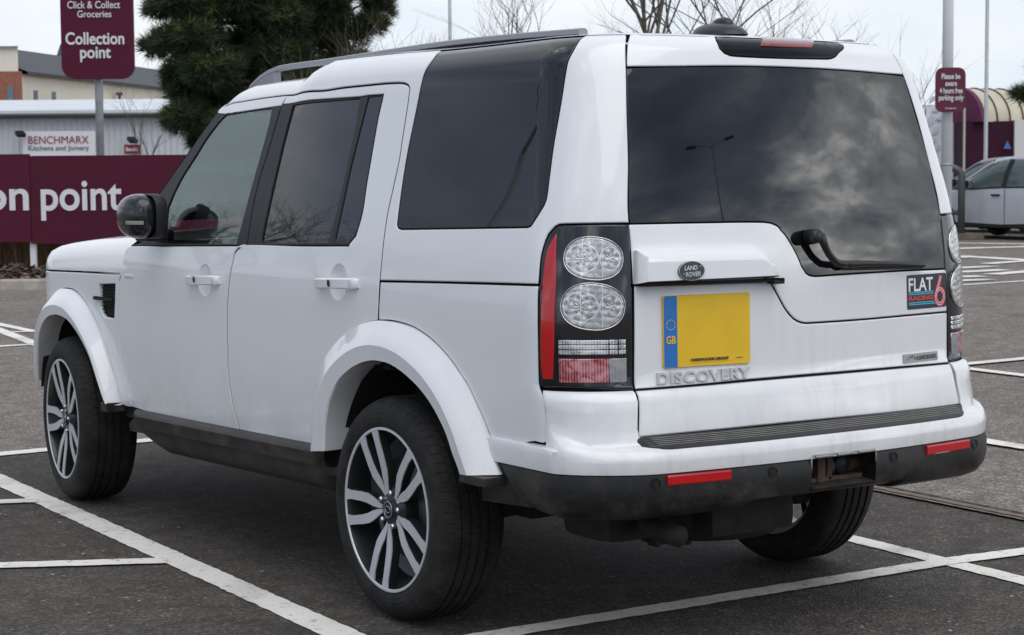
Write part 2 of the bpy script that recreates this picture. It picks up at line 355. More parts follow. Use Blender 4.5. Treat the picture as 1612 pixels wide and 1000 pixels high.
DATA = {
 'front_door': [(3.1669,1.7061),(3.2747,1.6346),(3.3769,1.5604),(3.4996,1.4707),(3.6225,1.3776),(3.6233,1.3167),(3.6224,1.2649),(3.6424,1.2075),(3.7079,1.1797),(3.8471,1.1653),(3.8802,1.1591),(3.8999,1.1462),(3.914,1.0966),(3.924,1.0442),(3.9517,1.0129),(3.9624,0.9087),(3.9746,0.8001),(3.9674,0.714),(3.9527,0.6351),(3.9287,0.5787),(3.8985,0.5335),(3.8719,0.4791),(3.6593,0.4733),(3.4039,0.4793),(3.1059,0.4835),(2.838,0.491),(2.838,0.491),(2.8602,0.5313),(2.8799,0.5715),(2.897,0.6159),(2.91,0.6777),(2.9141,0.7498),(2.8981,0.8343),(2.8935,0.8948),(2.8909,0.9552),(2.8804,1.0111),(2.8729,1.0521),(2.8565,1.1125),(2.8404,1.1654),(2.8114,1.1829),(2.7456,1.2013),(2.7262,1.3988),(2.6654,1.5584),(2.6018,1.7219),(2.586,1.7725),(2.7228,1.7708),(2.8696,1.7659),(2.9702,1.7618),(3.0442,1.7587),(3.1139,1.742)],
 'front_glass': [(3.0898,1.6889),(2.9703,1.6952),(2.8369,1.7003),(2.687,1.7065),(2.7,1.6392),(2.7315,1.5403),(2.7675,1.4269),(2.7998,1.3061),(2.8341,1.2002),(3.0082,1.1947),(3.2704,1.1874),(3.4515,1.1847),(3.483,1.196),(3.5004,1.2416),(3.5132,1.3258),(3.4724,1.3898),(3.4208,1.4488),(3.3226,1.5319),(3.2245,1.6135)],
 'Apil': [(3.1669,1.7061),(3.2747,1.6346),(3.3769,1.5604),(3.4996,1.4707),(3.6225,1.3776),(3.6233,1.3167),(3.6224,1.2649),(3.6424,1.2075),(3.7079,1.1797),(3.8471,1.1653)],
 'fen_gap': [(3.8999,1.1462),(3.914,1.0966),(3.924,1.0442),(3.9517,1.0129),(3.9624,0.9087),(3.9746,0.8001),(3.9674,0.714),(3.9527,0.6351),(3.9287,0.5787),(3.8985,0.5335),(3.8719,0.4791)],
 'B_low': [(2.7456,1.2013),(2.8114,1.1829),(2.8404,1.1654),(2.8565,1.1125),(2.8729,1.0521),(2.8804,1.0111),(2.8909,0.9552),(2.8935,0.8948),(2.8981,0.8343),(2.9141,0.7498),(2.91,0.6777),(2.897,0.6159),(2.8799,0.5715),(2.8602,0.5313),(2.838,0.491)],
 'B_up': [(2.586,1.7725),(2.6018,1.7219),(2.6654,1.5584),(2.7262,1.3988),(2.7456,1.2013)],
 'topF': [(2.586,1.7725),(2.7228,1.7708),(2.8696,1.7659),(2.9702,1.7618),(3.0442,1.7587),(3.1139,1.742),(3.1669,1.7061)],
 'doorF_bot': [(2.838,0.491),(3.1059,0.4835),(3.4039,0.4793),(3.6593,0.4733),(3.8738,0.4726)],
 'front_sash': [(3.1824,1.6989),(3.091,1.6922),(2.6884,1.713),(2.6126,1.717),(2.6675,1.5655),(2.7269,1.4012),(2.7443,1.1954),(3.0635,1.1861),(3.4717,1.174),(3.8468,1.164),(3.7086,1.1823),(3.6432,1.2101),(3.6224,1.2649),(3.6233,1.3167),(3.6225,1.3776),(3.4996,1.4707),(3.3769,1.5604),(3.2756,1.6371)],
 'archRo': [(2.2676,0.4912),(2.2554,0.5469),(2.2478,0.6018),(2.2236,0.6782),(2.1832,0.7549),(2.1427,0.8041),(2.0816,0.8471),(2.0305,0.8822),(1.9731,0.9135),(1.9234,0.9361),(1.8695,0.9555),(1.813,0.9685),(1.7575,0.977),(1.709,0.9792),(1.6613,0.979),(1.6028,0.9746),(1.5453,0.9665),(1.4868,0.9507),(1.4338,0.9313),(1.3797,0.9051),(1.3269,0.8732),(1.2771,0.8319),(1.2505,0.7872),(1.2152,0.7383),(1.1847,0.6892),(1.1615,0.6509),(1.1396,0.6126),(1.1216,0.5827),(1.1036,0.5529)],
 'rear_gap': [(1.7461,1.7616),(1.7099,1.7571),(1.6901,1.7499),(1.6823,1.7399),(1.6873,1.6858),(1.7048,1.5663),(1.7103,1.5078),(1.7364,1.3826),(1.7491,1.3138),(1.7541,1.1973),(1.7564,1.1078),(1.7604,1.0283),(1.7657,0.9756)],
 'topR': [(2.586,1.7725),(2.3306,1.7556),(2.136,1.7599),(1.9593,1.7617),(1.846,1.763),(1.7461,1.7616)],
 'doorR_arch': [(2.2676,0.4912),(2.2554,0.5469),(2.2478,0.6018),(2.2236,0.6782),(2.1832,0.7549),(2.1427,0.8041),(2.0816,0.8471),(2.0305,0.8822),(1.9731,0.9135),(1.9234,0.9361),(1.8695,0.9555),(1.813,0.9685)],
 'sillR0': [(2.2679,0.5025),(2.5666,0.499)],
 'rear_door': [(2.586,1.7725),(2.6018,1.7219),(2.6654,1.5584),(2.7262,1.3988),(2.7456,1.2013),(2.8114,1.1829),(2.8404,1.1654),(2.8565,1.1125),(2.8729,1.0521),(2.8804,1.0111),(2.8909,0.9552),(2.8935,0.8948),(2.8981,0.8343),(2.9141,0.7498),(2.91,0.6777),(2.897,0.6159),(2.8799,0.5715),(2.8602,0.5313),(2.838,0.491),(2.5666,0.499),(2.2679,0.5025),(2.2554,0.5469),(2.2478,0.6018),(2.2236,0.6782),(2.1832,0.7549),(2.1427,0.8041),(2.0816,0.8471),(2.0305,0.8822),(1.9731,0.9135),(1.9234,0.9361),(1.8695,0.9555),(1.813,0.9685),(1.7657,0.9756),(1.7604,1.0283),(1.7564,1.1078),(1.7541,1.1973),(1.7491,1.3138),(1.7364,1.3826),(1.7103,1.5078),(1.7048,1.5663),(1.6873,1.6858),(1.6823,1.7399),(1.6901,1.7499),(1.7099,1.7571),(1.7461,1.7616),(1.846,1.763),(1.9593,1.7617),(2.136,1.7599),(2.3306,1.7556)],
 'rear_sash': [(2.5916,1.7224),(2.5331,1.7228),(2.0151,1.7217),(1.9616,1.7243),(1.8527,1.7241),(1.8784,1.6302),(1.9046,1.4405),(1.9118,1.3289),(1.9366,1.253),(1.9743,1.2262),(1.9795,1.217),(2.3325,1.2071),(2.739,1.1956),(2.7227,1.4012),(2.6633,1.5654),(2.605,1.7221)],
 'rear_glass': [(2.5163,1.7136),(2.2665,1.7151),(2.0142,1.7165),(2.0255,1.6337),(2.053,1.5108),(2.0807,1.3703),(2.1164,1.225),(2.33,1.2175),(2.6289,1.2076),(2.6189,1.2722),(2.592,1.4312),(2.5611,1.5714)],
 'rear_small_glass': [(1.9554,1.7188),(1.8609,1.7209),(1.8833,1.6286),(1.9097,1.4405),(1.9169,1.3288),(1.9406,1.2554),(1.9803,1.2304),(2.0769,1.2261),(2.0515,1.3618),(2.0289,1.4843),(1.9932,1.6066)],
 'quarter_glass': [(1.5697,1.8699),(1.3181,1.8749),(1.0231,1.8695),(0.8198,1.8666),(0.8296,1.8195),(0.8403,1.7881),(0.8592,1.6666),(0.8777,1.5456),(0.8849,1.4627),(0.8905,1.3803),(0.9048,1.3503),(0.9245,1.32),(0.9354,1.3048),(0.9477,1.3),(1.1324,1.2941),(1.4155,1.286),(1.6525,1.2795),(1.6709,1.2832),(1.6796,1.2939),(1.6758,1.4154),(1.6636,1.5241),(1.6301,1.6665),(1.5994,1.7856),(1.586,1.812),(1.5737,1.8383)],
 'lamp': [(0.8421,1.3078),(0.7894,1.3096),(0.7123,1.3103),(0.6429,1.3092),(0.6463,1.185),(0.6472,1.0188),(0.6499,0.8278),(0.7198,0.8309),(0.8107,0.8347),(0.8778,0.8333),(0.8881,0.8364),(0.8903,0.9076),(0.8891,1.0193),(0.8902,1.1303),(0.8915,1.1745),(0.8895,1.2132),(0.8842,1.241),(0.8784,1.2632),(0.8711,1.281),(0.8606,1.2938),(0.8528,1.3022)],
 'lamp_red': [(0.847,1.2813),(0.842,1.1317),(0.8434,0.9934),(0.8487,0.8598),(0.8783,0.8582),(0.882,0.9193),(0.8814,0.9974),(0.8797,1.0642),(0.879,1.1196),(0.8783,1.1694),(0.8746,1.2081),(0.868,1.2413),(0.8584,1.2635)],
 'lamp_r1': [(0.8336,0.9754),(0.6676,0.9732),(0.6681,0.931),(0.8327,0.9327)],
 'lamp_r2': [(0.8323,0.9199),(0.6678,0.9171),(0.6679,0.8505),(0.8322,0.8533)],
 'lamp_c1': [(0.7473,1.2107)],
 'lamp_c2': [(0.7479,1.0716)],
 'gapU': [(0.6496,1.7656),(0.6517,1.5914),(0.6476,1.4059),(0.6437,1.3101)],
 'crease': [(1.7562,1.1068),(1.4365,1.1175),(1.1545,1.1259),(0.8934,1.1328)],
 'quarter_low': [(1.7561,1.1058),(1.4363,1.1166),(1.1544,1.1249),(0.8933,1.1319),(0.8917,1.0375),(0.8941,0.9258),(0.8952,0.8293),(0.9097,0.7594),(0.913,0.6851),(0.9234,0.6538),(0.9494,0.6352),(1.0065,0.6236),(1.1369,0.6052),(1.1396,0.6126),(1.1615,0.6509),(1.1847,0.6892),(1.2152,0.7383),(1.2505,0.7872),(1.2771,0.8319),(1.3269,0.8732),(1.3797,0.9051),(1.4338,0.9313),(1.4868,0.9507),(1.5453,0.9665),(1.6028,0.9746),(1.6613,0.979),(1.709,0.9792),(1.7657,0.9756)],
 'bump_top_side': [(1.137,0.6032),(1.0066,0.6217),(0.9495,0.6323),(0.9212,0.6522),(0.9108,0.6853),(0.8911,0.8296)],
 'vent': [(4.1783,0.9836),(4.0748,0.99),(3.9966,0.9936),(4.006,0.9199),(4.0173,0.8518),(4.0681,0.8496),(4.1339,0.8511),(4.1552,0.865),(4.1727,0.8806),(4.1811,0.9299)],
 'vent_bar': [(4.2221,0.9333),(4.0053,0.9349),(4.0059,0.9226),(4.2229,0.918)],
 'repeater': [(3.8839,1.0421),(3.8058,1.0435),(3.7966,1.0373),(3.7984,1.0271),(3.8813,1.0251)],
 'bonnet_cut': [(4.8,1.021),(4.6149,1.0256),(4.4222,1.0306),(4.2222,1.0345),(4.0451,1.0376),(3.9239,1.0426)],
 'archFo': [(3.9893,0.4787),(4.0111,0.5381),(4.0466,0.5964),(4.0935,0.6695),(4.1492,0.7424),(4.2004,0.7969),(4.259,0.8435),(4.3267,0.8866),(4.4051,0.9218),(4.4592,0.9389),(4.5145,0.9482),(4.5596,0.9492),(4.6053,0.9478)],
 'handleF': [(3.2298,1.0646),(2.9465,1.0764),(2.9445,1.0374),(3.2222,1.0278)],
 'scoopF': [(3.0875,1.0524)],
 'handleR': [(2.1639,1.1001),(1.8851,1.1118),(1.8818,1.0728),(2.1616,1.064)],
 'scoopR': [(2.0289,1.0918)],
 'lock': [(3.0992,1.0531),(2.0242,1.0866)],
 'mirror_c': [(3.7669,1.2754)],
 'glass': [(0.6487,1.7654),(0.4762,1.7712),(0.3019,1.7754),(0.1469,1.7774),(-0.0187,1.7776),(-0.1971,1.7762),(-0.3916,1.773),(-0.5177,1.7699),(-0.6492,1.7654),(-0.6484,1.7143),(-0.646,1.6589),(-0.6491,1.5797),(-0.6549,1.5005),(-0.644,1.4056),(-0.6464,1.3106),(-0.658,1.2273),(-0.655,1.1349),(-0.4462,1.1379),(-0.2339,1.1383),(-0.1144,1.1375),(-0.0208,1.1364),(0.0005,1.1401),(0.0145,1.1476),(0.0307,1.1686),(0.0427,1.1952),(0.0595,1.2248),(0.0798,1.2543),(0.09,1.2673),(0.1073,1.2839),(0.1045,1.2857),(0.1224,1.2971),(0.1425,1.3041),(0.1684,1.3075),(0.2598,1.3097),(0.3483,1.3104),(0.5006,1.3112),(0.6413,1.3111),(0.6501,1.5393)],
 'gap_low': [(0.6438,1.1304),(0.4247,1.1287),(0.1919,1.1261),(0.1781,1.1349),(0.1637,1.1269),(0.1458,1.1031),(0.1241,1.0704),(0.1059,1.0435),(0.0873,1.0223),(0.0707,1.0081),(0.057,1.0004),(0.0378,0.9936),(0.0183,0.9909),(-0.0373,0.9904),(-0.2301,0.9898),(-0.432,0.9909),(-0.6547,0.9907)],
 'gap_mid': [(0.6478,0.8283),(0.5228,0.8294),(0.389,0.8308),(0.2484,0.8326),(-0.0026,0.833),(-0.3416,0.8308),(-0.6367,0.8261)],
 'tg_bot': [(0.6511,0.69),(0.4091,0.6933),(0.1063,0.695),(-0.2382,0.6912),(-0.6392,0.6831)],
 'tg_left': [(0.6437,1.3101),(0.6491,1.1315),(0.6478,0.8283)],
 'brake': [(0.2421,1.9728),(0.2848,1.8693),(0.2786,1.8331),(0.2604,1.8175),(0.2356,1.8105),(0.1404,1.8079),(-0.0048,1.8073),(-0.1489,1.8092),(-0.2387,1.8114),(-0.2768,1.8202),(-0.3089,1.8366),(-0.3816,1.873),(-0.5789,1.9885),(-0.4202,1.9466),(-0.2215,1.9466),(-0.0493,1.9597),(0.0964,1.9728)],
 'brake_red': [(-0.0032,1.9476),(-0.1511,1.9398),(-0.2949,1.9287),(-0.1667,1.8494),(-0.0342,1.8478),(0.0925,1.8478)],
 'bar': [(0.6398,1.2308),(0.4409,1.2295),(0.2292,1.2276),(0.1985,1.22),(0.1714,1.1934),(0.1423,1.1387),(0.402,1.1373),(0.6456,1.1351)],
 'plate': [(0.5533,1.0974),(0.2464,1.0965),(0.2479,0.8841),(0.5535,0.8834)],
 'badge': [(0.4819,1.169)],
 'badge_ext': [(0.5241,1.1703),(0.439,1.1677),(0.4805,1.1914),(0.4829,1.1455)],
 'disco': [(0.5755,0.8397),(0.2472,0.8357),(0.2359,0.8706),(0.5772,0.8694)],
 'flat6': [(-0.4358,1.1224),(-0.6477,1.1202),(-0.6479,1.0087),(-0.4383,1.0102)],
 'landmark': [(-0.4124,0.8683),(-0.5898,0.8672),(-0.588,0.8386),(-0.412,0.8401)],
 'wiper': [(-0.0165,1.2577),(-0.0275,1.231),(-0.0485,1.1982),(-0.0831,1.1723),(-0.1117,1.1678),(-0.2352,1.1652),(-0.3615,1.1594),(-0.496,1.15)],
 'wiper_base': [(0.0062,1.2524),(-0.0343,1.1693)],
 'boot_light': [(0.1798,1.1227)],
 'archRi': [(0.3998,0.5128),(0.3956,0.558),(0.3902,0.598),(0.378,0.6386),(0.3604,0.6795),(0.3336,0.7179),(0.2976,0.7568),(0.261,0.7825),(0.2171,0.8054),(0.1673,0.8266),(0.1132,0.8423),(0.0751,0.8497),(0.0375,0.8545),(-0.0057,0.8542),(-0.0485,0.852),(-0.0965,0.843),(-0.1439,0.8292),(-0.1906,0.8119),(-0.2366,0.7918),(-0.2842,0.765),(-0.3267,0.7345),(-0.362,0.7024),(-0.3925,0.6702),(-0.4161,0.6374),(-0.4353,0.6043),(-0.4587,0.5748),(-0.4777,0.545)],
 'archFi': [(2.3383,0.4869),(2.4223,0.5747),(2.5167,0.6825),(2.6352,0.7673),(2.7586,0.8222),(2.8658,0.8372),(2.9552,0.8224),(3.0249,0.7899),(3.0593,0.7227)],
 'g_L1': [(-0.92,3.797),(-1.01,1.328),(-1.093,0.187),(-1.209,-0.029),(-1.132,1.393),(-1.077,2.846),(-1.059,3.394)],
 'g_L2': [(-1.179,3.046),(-1.041,2.984),(-1.073,2.843),(-1.219,2.931)],
 'g_L3': [(-1.659,1.66),(-1.138,1.398),(-1.147,1.255),(-1.695,1.558)],
 'g_L4': [(-0.671,4.514),(-0.424,4.486),(-0.469,4.362),(-0.721,4.37)],
 'g_LA': [(2.317,13.144),(2.262,12.0),(2.204,11.843),(2.211,12.838)],
 'g_LB': [(1.996,12.217),(2.02,11.994),(1.856,10.891),(1.744,10.585),(1.873,11.864)],
 'g_LC': [(1.487,10.748),(1.818,10.787),(1.744,10.585),(1.407,10.516)],
 'g_L5': [(-0.822,-0.322),(-0.173,-0.332),(0.676,-0.356),(0.581,-0.457),(-0.06,-0.443),(-0.66,-0.438),(1.275,-0.372),(1.669,-0.403),(1.543,-0.512),(1.209,-0.434)],
 'g_L6': [(1.319,0.189),(1.275,-0.372),(1.246,-0.646),(1.248,-0.77),(1.151,-0.856),(1.176,-0.595),(1.14,-0.367),(1.212,0.111)],
 'g_L7': [(3.826,1.772),(3.813,1.472),(3.671,1.348),(3.674,1.633)],
 'g_L8': [(6.56,4.468),(6.465,3.79),(6.341,3.681),(6.409,4.328)],
 'g_L9': [(6.768,4.661),(7.527,4.718),(7.242,4.469),(6.459,4.374)],
 'g_H1': [(23.885,20.675),(24.337,19.412),(23.924,19.052),(23.335,20.162)],
 'g_H2': [(22.174,19.078),(23.524,18.702),(22.757,18.031),(21.336,18.297)],
 'g_H3': [(19.915,16.97),(19.577,15.252),(19.196,14.919),(19.409,16.498)],
 'g_H4': [(16.186,13.454),(17.089,13.462),(16.819,13.151),(15.834,13.109)],
 'g_H5': [(15.373,12.697),(15.691,12.598),(15.256,12.252),(14.951,12.287)],
 'g_H6': [(15.967,12.73),(16.993,12.993),(16.469,12.535),(15.831,12.472)],
 'g_H7': [(17.03,14.24),(17.698,14.224),(17.409,13.891),(16.638,13.875)],
 'g_H8': [(18.046,14.84),(19.196,14.919),(18.919,14.676),(17.822,14.262)],
 'g_drain': [(2.242,0.927),(2.23,0.088),(2.088,-0.036),(2.145,0.875)],
 'g_kerbL': [(4.095,18.28),(4.644,17.971)],
 'g_kerbL0': [(4.771,20.232),(5.367,19.902)],
}
RX_ = .56; RAIL = [(1.671, 1.805), (1.573, 1.844), (1.434, 1.87), (1.018, 1.878), (0.25, 1.894), (-0.179, 1.894), (-0.59, 1.887)]
AER = (0, -.573, 1.893)
# ------------------------------------------------------------------ the car's skin: a surface P(u, v) round the body
SGN = 1
def Pn(u, v):
    e = 1e-3; a = Vector(P(u+e, v)); b = Vector(P(u-e, v)); c = Vector(P(u, v+e)); d = Vector(P(u, v-e))
    n = (c-d).cross(a-b)
    return n.normalized() if n.length > 1e-12 else Vector((0, 0, 1))
def Uy(y, v):
    yb = YE(v)+.24
    return US+(y-yb)/(YF-yb)*UL
def catmull(loop, step=.018, corner=30, closed=True):
    n = len(loop); out_ = []
    def ang(i):
        if not closed and (i == 0 or i == n-1): return 180
        a = Vector(loop[i])-Vector(loop[i-1]); b = Vector(loop[(i+1) % n])-Vector(loop[i])
        if a.length < 1e-6 or b.length < 1e-6: return 180
        return math.degrees(a.angle(b))
    cr = [ang(i) > corner for i in range(n)]
    for i in range(n if closed else n-1):
        p1 = Vector(loop[i]); p2 = Vector(loop[(i+1) % n]); L_ = (p2-p1).length
        if L_ < 1e-5: continue
        p0 = Vector(loop[i-1]) if not cr[i] else p1*2-p2
        p3 = Vector(loop[(i+2) % n]) if not cr[(i+1) % n] else p2*2-p1
        t1 = (p2-p0)*.5; t2 = (p3-p1)*.5
        if t1.length > 1e-9: t1 = t1.normalized()*min(t1.length, L_*1.2)
        if t2.length > 1e-9: t2 = t2.normalized()*min(t2.length, L_*1.2)
        k = max(1, int(L_/step+.5))
        for j in range(k):
            t = j/k
            out_.append(p1*(2*t**3-3*t*t+1)+t1*(t**3-2*t*t+t)+p2*(-2*t**3+3*t*t)+t2*(t**3-t*t))
    if not closed: out_.append(Vector(loop[-1]))
    return out_
def area(lp): return sum(lp[i].x*lp[(i+1) % len(lp)].y-lp[(i+1) % len(lp)].x*lp[i].y for i in range(len(lp)))/2
def offset(lp, d):            # positive d: inwards for a counter-clockwise loop
    n = len(lp); r = []
    for i in range(n):
        a = lp[i]-lp[i-1]; b = lp[(i+1) % n]-lp[i]
        a = a.normalized() if a.length > 1e-9 else b.normalized(); b = b.normalized() if b.length > 1e-9 else a
        na = Vector((-a.y, a.x)); nb = Vector((-b.y, b.x)); k = na+nb
        if k.length < 1e-6: r.append(lp[i]+na*d); continue
        k = k.normalized(); q = max(.45, k.dot(na)); r.append(lp[i]+k*(d/q))
    return r
def inside(p, lp):
    c = False; j = len(lp)-1; x, y = p
    for i in range(len(lp)):
        a, b = lp[i], lp[j]
        if (a.y > y) != (b.y > y) and x < (b.x-a.x)*(y-a.y)/(b.y-a.y)+a.x: c = not c
        j = i
    return c
def ccw(lp): return lp if area(lp) > 0 else lp[::-1]
def panel_into(mb, nrm, loop, holes=(), depth=0.0, edge=.004, wall=.018, gap=.0030, grid=.045, mi=0, step=.018, corner=30, uvf=None, S=None, wmi=None):
    S = S or (lambda u, v: Vector(P(u, v))); 
    lp = ccw(catmull(loop, step, corner)); lp = offset(lp, gap)
    inner = offset(lp, edge)
    hs = [ccw(catmull(h, step, corner)) for h in holes]; hs = [offset(h, -gap) for h in hs]; ho = [offset(h, -edge) for h in hs]
    pts = list(inner); edges = [(i, (i+1) % len(inner)) for i in range(len(inner))]
    for h in ho:
        o = len(pts); pts += h; edges += [(o+i, o+(i+1) % len(h)) for i in range(len(h))]
    xs = [p.x for p in inner]; ys = [p.y for p in inner]
    bnd = list(pts); cell = {}
    for p in bnd: cell.setdefault((int(p.x//grid), int(p.y//grid)), []).append(p)
    nx = int((max(xs)-min(xs))/grid)+1; ny = int((max(ys)-min(ys))/grid)+1
    for i in range(nx+1):
        for j in range(ny+1):
            q = Vector((min(xs)+(i+.5*(j % 2))*grid, min(ys)+j*grid))
            if not inside(q, inner) or any(inside(q, h) for h in ho): continue
            ci, cj = int(q.x//grid), int(q.y//grid)
            if any((p-q).length < grid*.45 for a in (-1, 0, 1) for b in (-1, 0, 1) for p in cell.get((ci+a, cj+b), ())): continue
            pts.append(q)
    vo, eo, fo, *_ = delaunay_2d_cdt(pts, edges, [], 0, 1e-7)
    base = len(mb.v); V = []; NN = []; UVs = []
    for q in vo:
        n = Pn(q.x, q.y); V.append(S(q.x, q.y)-n*depth); NN.append(n); UVs.append((q.x, q.y))
    F_ = []; MI = []; wmi = mi if wmi is None else wmi
    for f in fo:
        c = sum((vo[i] for i in f), Vector((0, 0)))/len(f)
        if not inside(c, inner) or any(inside(c, h) for h in ho): continue
        a, b, d = (V[i] for i in f[:3]); nn = (b-a).cross(d-a)
        F_.append(tuple(f) if nn.dot(NN[f[0]]) > 0 else tuple(reversed(f))); MI.append(mi)
    # rolled edges
    def ring(inn, outl, inward, wm=None):
        wm = wmi if wm is None else wm
        a0 = len(V); m_ = len(inn)
        for q in inn:
            n = Pn(q.x, q.y); V.append(S(q.x, q.y)-n*depth); NN.append(n); UVs.append((q.x, q.y))
        for q, p in zip(outl, inn):
            n = Pn(p.x, p.y); d = (S(q.x, q.y)-S(p.x, p.y)); d = d.normalized() if d.length > 1e-9 else n
            V.append(S(q.x, q.y)-n*(depth+edge*.8)); NN.append((n*.45+d*.9).normalized()); UVs.append((q.x, q.y))
        for q, p in zip(outl, inn):
            n = Pn(p.x, p.y); d = (S(q.x, q.y)-S(p.x, p.y)); d = d.normalized() if d.length > 1e-9 else n
            V.append(S(q.x, q.y)-n*(depth+wall)); NN.append(d); UVs.append((q.x, q.y))
        for r in range(2):
            for k in range(m_):
                MI.append(wm if r == 1 else mi)
                k2 = (k+1) % m_; f = (a0+r*m_+k, a0+r*m_+k2, a0+(r+1)*m_+k2, a0+(r+1)*m_+k)
                a, b, c = V[f[0]], V[f[1]], V[f[2]]; nn = (b-a).cross(c-a)
                ref = NN[f[2]] if r == 0 else NN[f[2]]
                F_.append(f if nn.dot(ref) > 0 else tuple(reversed(f)))
    ring(inner, lp, True)
    for a, b in zip(ho, hs): ring(a, b, False, mi)
    f0_ = len(mb.f); mb.add(V, F_, mi, True); mb.m[f0_:] = MI; nrm += [tuple(n) for n in NN]
    if mb.uv is None: mb.uv = []
    mb.uv += [uvf(*q) if uvf else q for q in UVs]
def panel(name, mats, parent, patches, mirror=False):
    mb = MB(); nrm = []
    if mats is PAINT: mats = [PAINT, DARK]
    for p in patches:
        p = dict(p)
        if isinstance(mats, list) and mats[-1] is DARK: p.setdefault('wmi', len(mats)-1)
        panel_into(mb, nrm, p.pop('loop'), **p)
    return mb.build(name, mats, parent, fix=False, mirror=mirror, normals=nrm)
def on_skin(V, u0, v0, scale=1.0, lift=.002, tilt=0.0):     # flat x-right / y-up shapes laid on the rear skin, seen from behind
    r = []; ct, st_ = cos(tilt), sin(tilt)
    for x, y, z in V:
        X = (x*ct-y*st_)*scale; Y = (x*st_+y*ct)*scale
        u, v = u0-X, v0+Y; n = Pn(u, v); r.append(Vector(P(u, v))+n*(lift+z*scale))
    return r
D = DATA
# ------------------------------------------------------------------ the car
car = empty('parked_car', (0, 1.44, 0), 'white four-wheel-drive estate car parked in the middle bay, seen from its rear corner', 'car')
def both(fn):
    for mir in (False, True): fn(mir)
gF = D['front_door']; nA = 10
# outlines joined from traced seams
belt_front = [(2.0, 1.18)]
FS = D['front_sash']; RSH = D['rear_sash']
beltF0, beltF1, beltF2, beltF3 = FS[6], FS[7], FS[8], FS[9]
fen = D['fen_gap']; Bl = D['B_low']; Bu = D['B_up']; tF = D['topF']; tR = D['topR']; rg = D['rear_gap']; dfb = D['doorF_bot']
door_low = [beltF0, beltF1, beltF2, beltF3] + fen + dfb[::-1][1:] + Bl[::-1][:-1]
door_top = [FS[0], FS[1], FS[2], FS[3]] + [Bu[0]] + tF[1:-1] + [tF[-1]]
rear_door = [Bl[0]] + [RSH[11], RSH[10]] + RSH[5:10][::-1] + [RSH[4], RSH[3], RSH[2], RSH[1], RSH[0], RSH[15]] + [Bu[0]] + tR[1:] + rg[1:] + [p for p in D['doorR_arch'][::-1][:-1]] + [D['sillR0'][0], D['sillR0'][1]] + Bl[::-1][:-1]
Q = D['quarter_glass']
vT = 1.90
iTR = 3; 
side_up = [tF[-1], (3.09, 1.765), (3.03, 1.82), (2.965, 1.868), (2.90, vT), (1.56, vT)] + [Q[0]] + list(reversed(Q[4:])) + [Q[3], (.805, vT), (.662, vT), (.655, 1.84)] + D['gapU'] + [q for q in [D['lamp'][2], D['lamp'][1]]] + [D['lamp'][0]] + list(reversed(D['lamp'][14:])) + [(.8922, 1.1350), D['crease'][-1]] + D['crease'][::-1][1:] + rg[:-3][::-1] + tR[::-1][1:] + tF[1:-1]
side_low = [(.8918 if (u < .94 and v < 1.12) else u, v) for u, v in D['quarter_low']]
i0_ = next(i for i, q in enumerate(side_low) if i > 4 and q[1] < .685); i1_ = max(i for i, q in enumerate(side_low[:16]) if q[1] < .70 and q[0] < 1.1)
side_low = [q for q in side_low[:i0_] if q[1] > .70] + [(.8918, .700), (.8930, .684), (.8990, .673), (.912, .668), (.96, .667)] + [q for q in side_low[i1_+1:] if q[1] > .668 or q[0] > 1.05]
def fender_loop():
    R_ = []
    bc = D['bonnet_cut'][::-1]                       # from the door forwards
    R_ += [bc[0]] + bc[1:]
    u_n = 5.30
    R_ += [(u_n, 1.018), (u_n+.02, .80), (u_n, .62), (5.22, .50)]
    A = D['archFo']; uc = 4.5596
    front = [(2*uc-u, v) for u, v in A if u < uc-.02]
    R_ += [p for p in front if p[1] > .50]
    R_ += A[::-1][1:]
    R_ += [(3.93, .474)] + fen[::-1][:-2]
    return R_
fend = fender_loop()
def circ(u0, v0, r=.056, n=28): return [(u0+r*cos(2*pi*k/n), v0+r*1.02*sin(2*pi*k/n)) for k in range(n)]
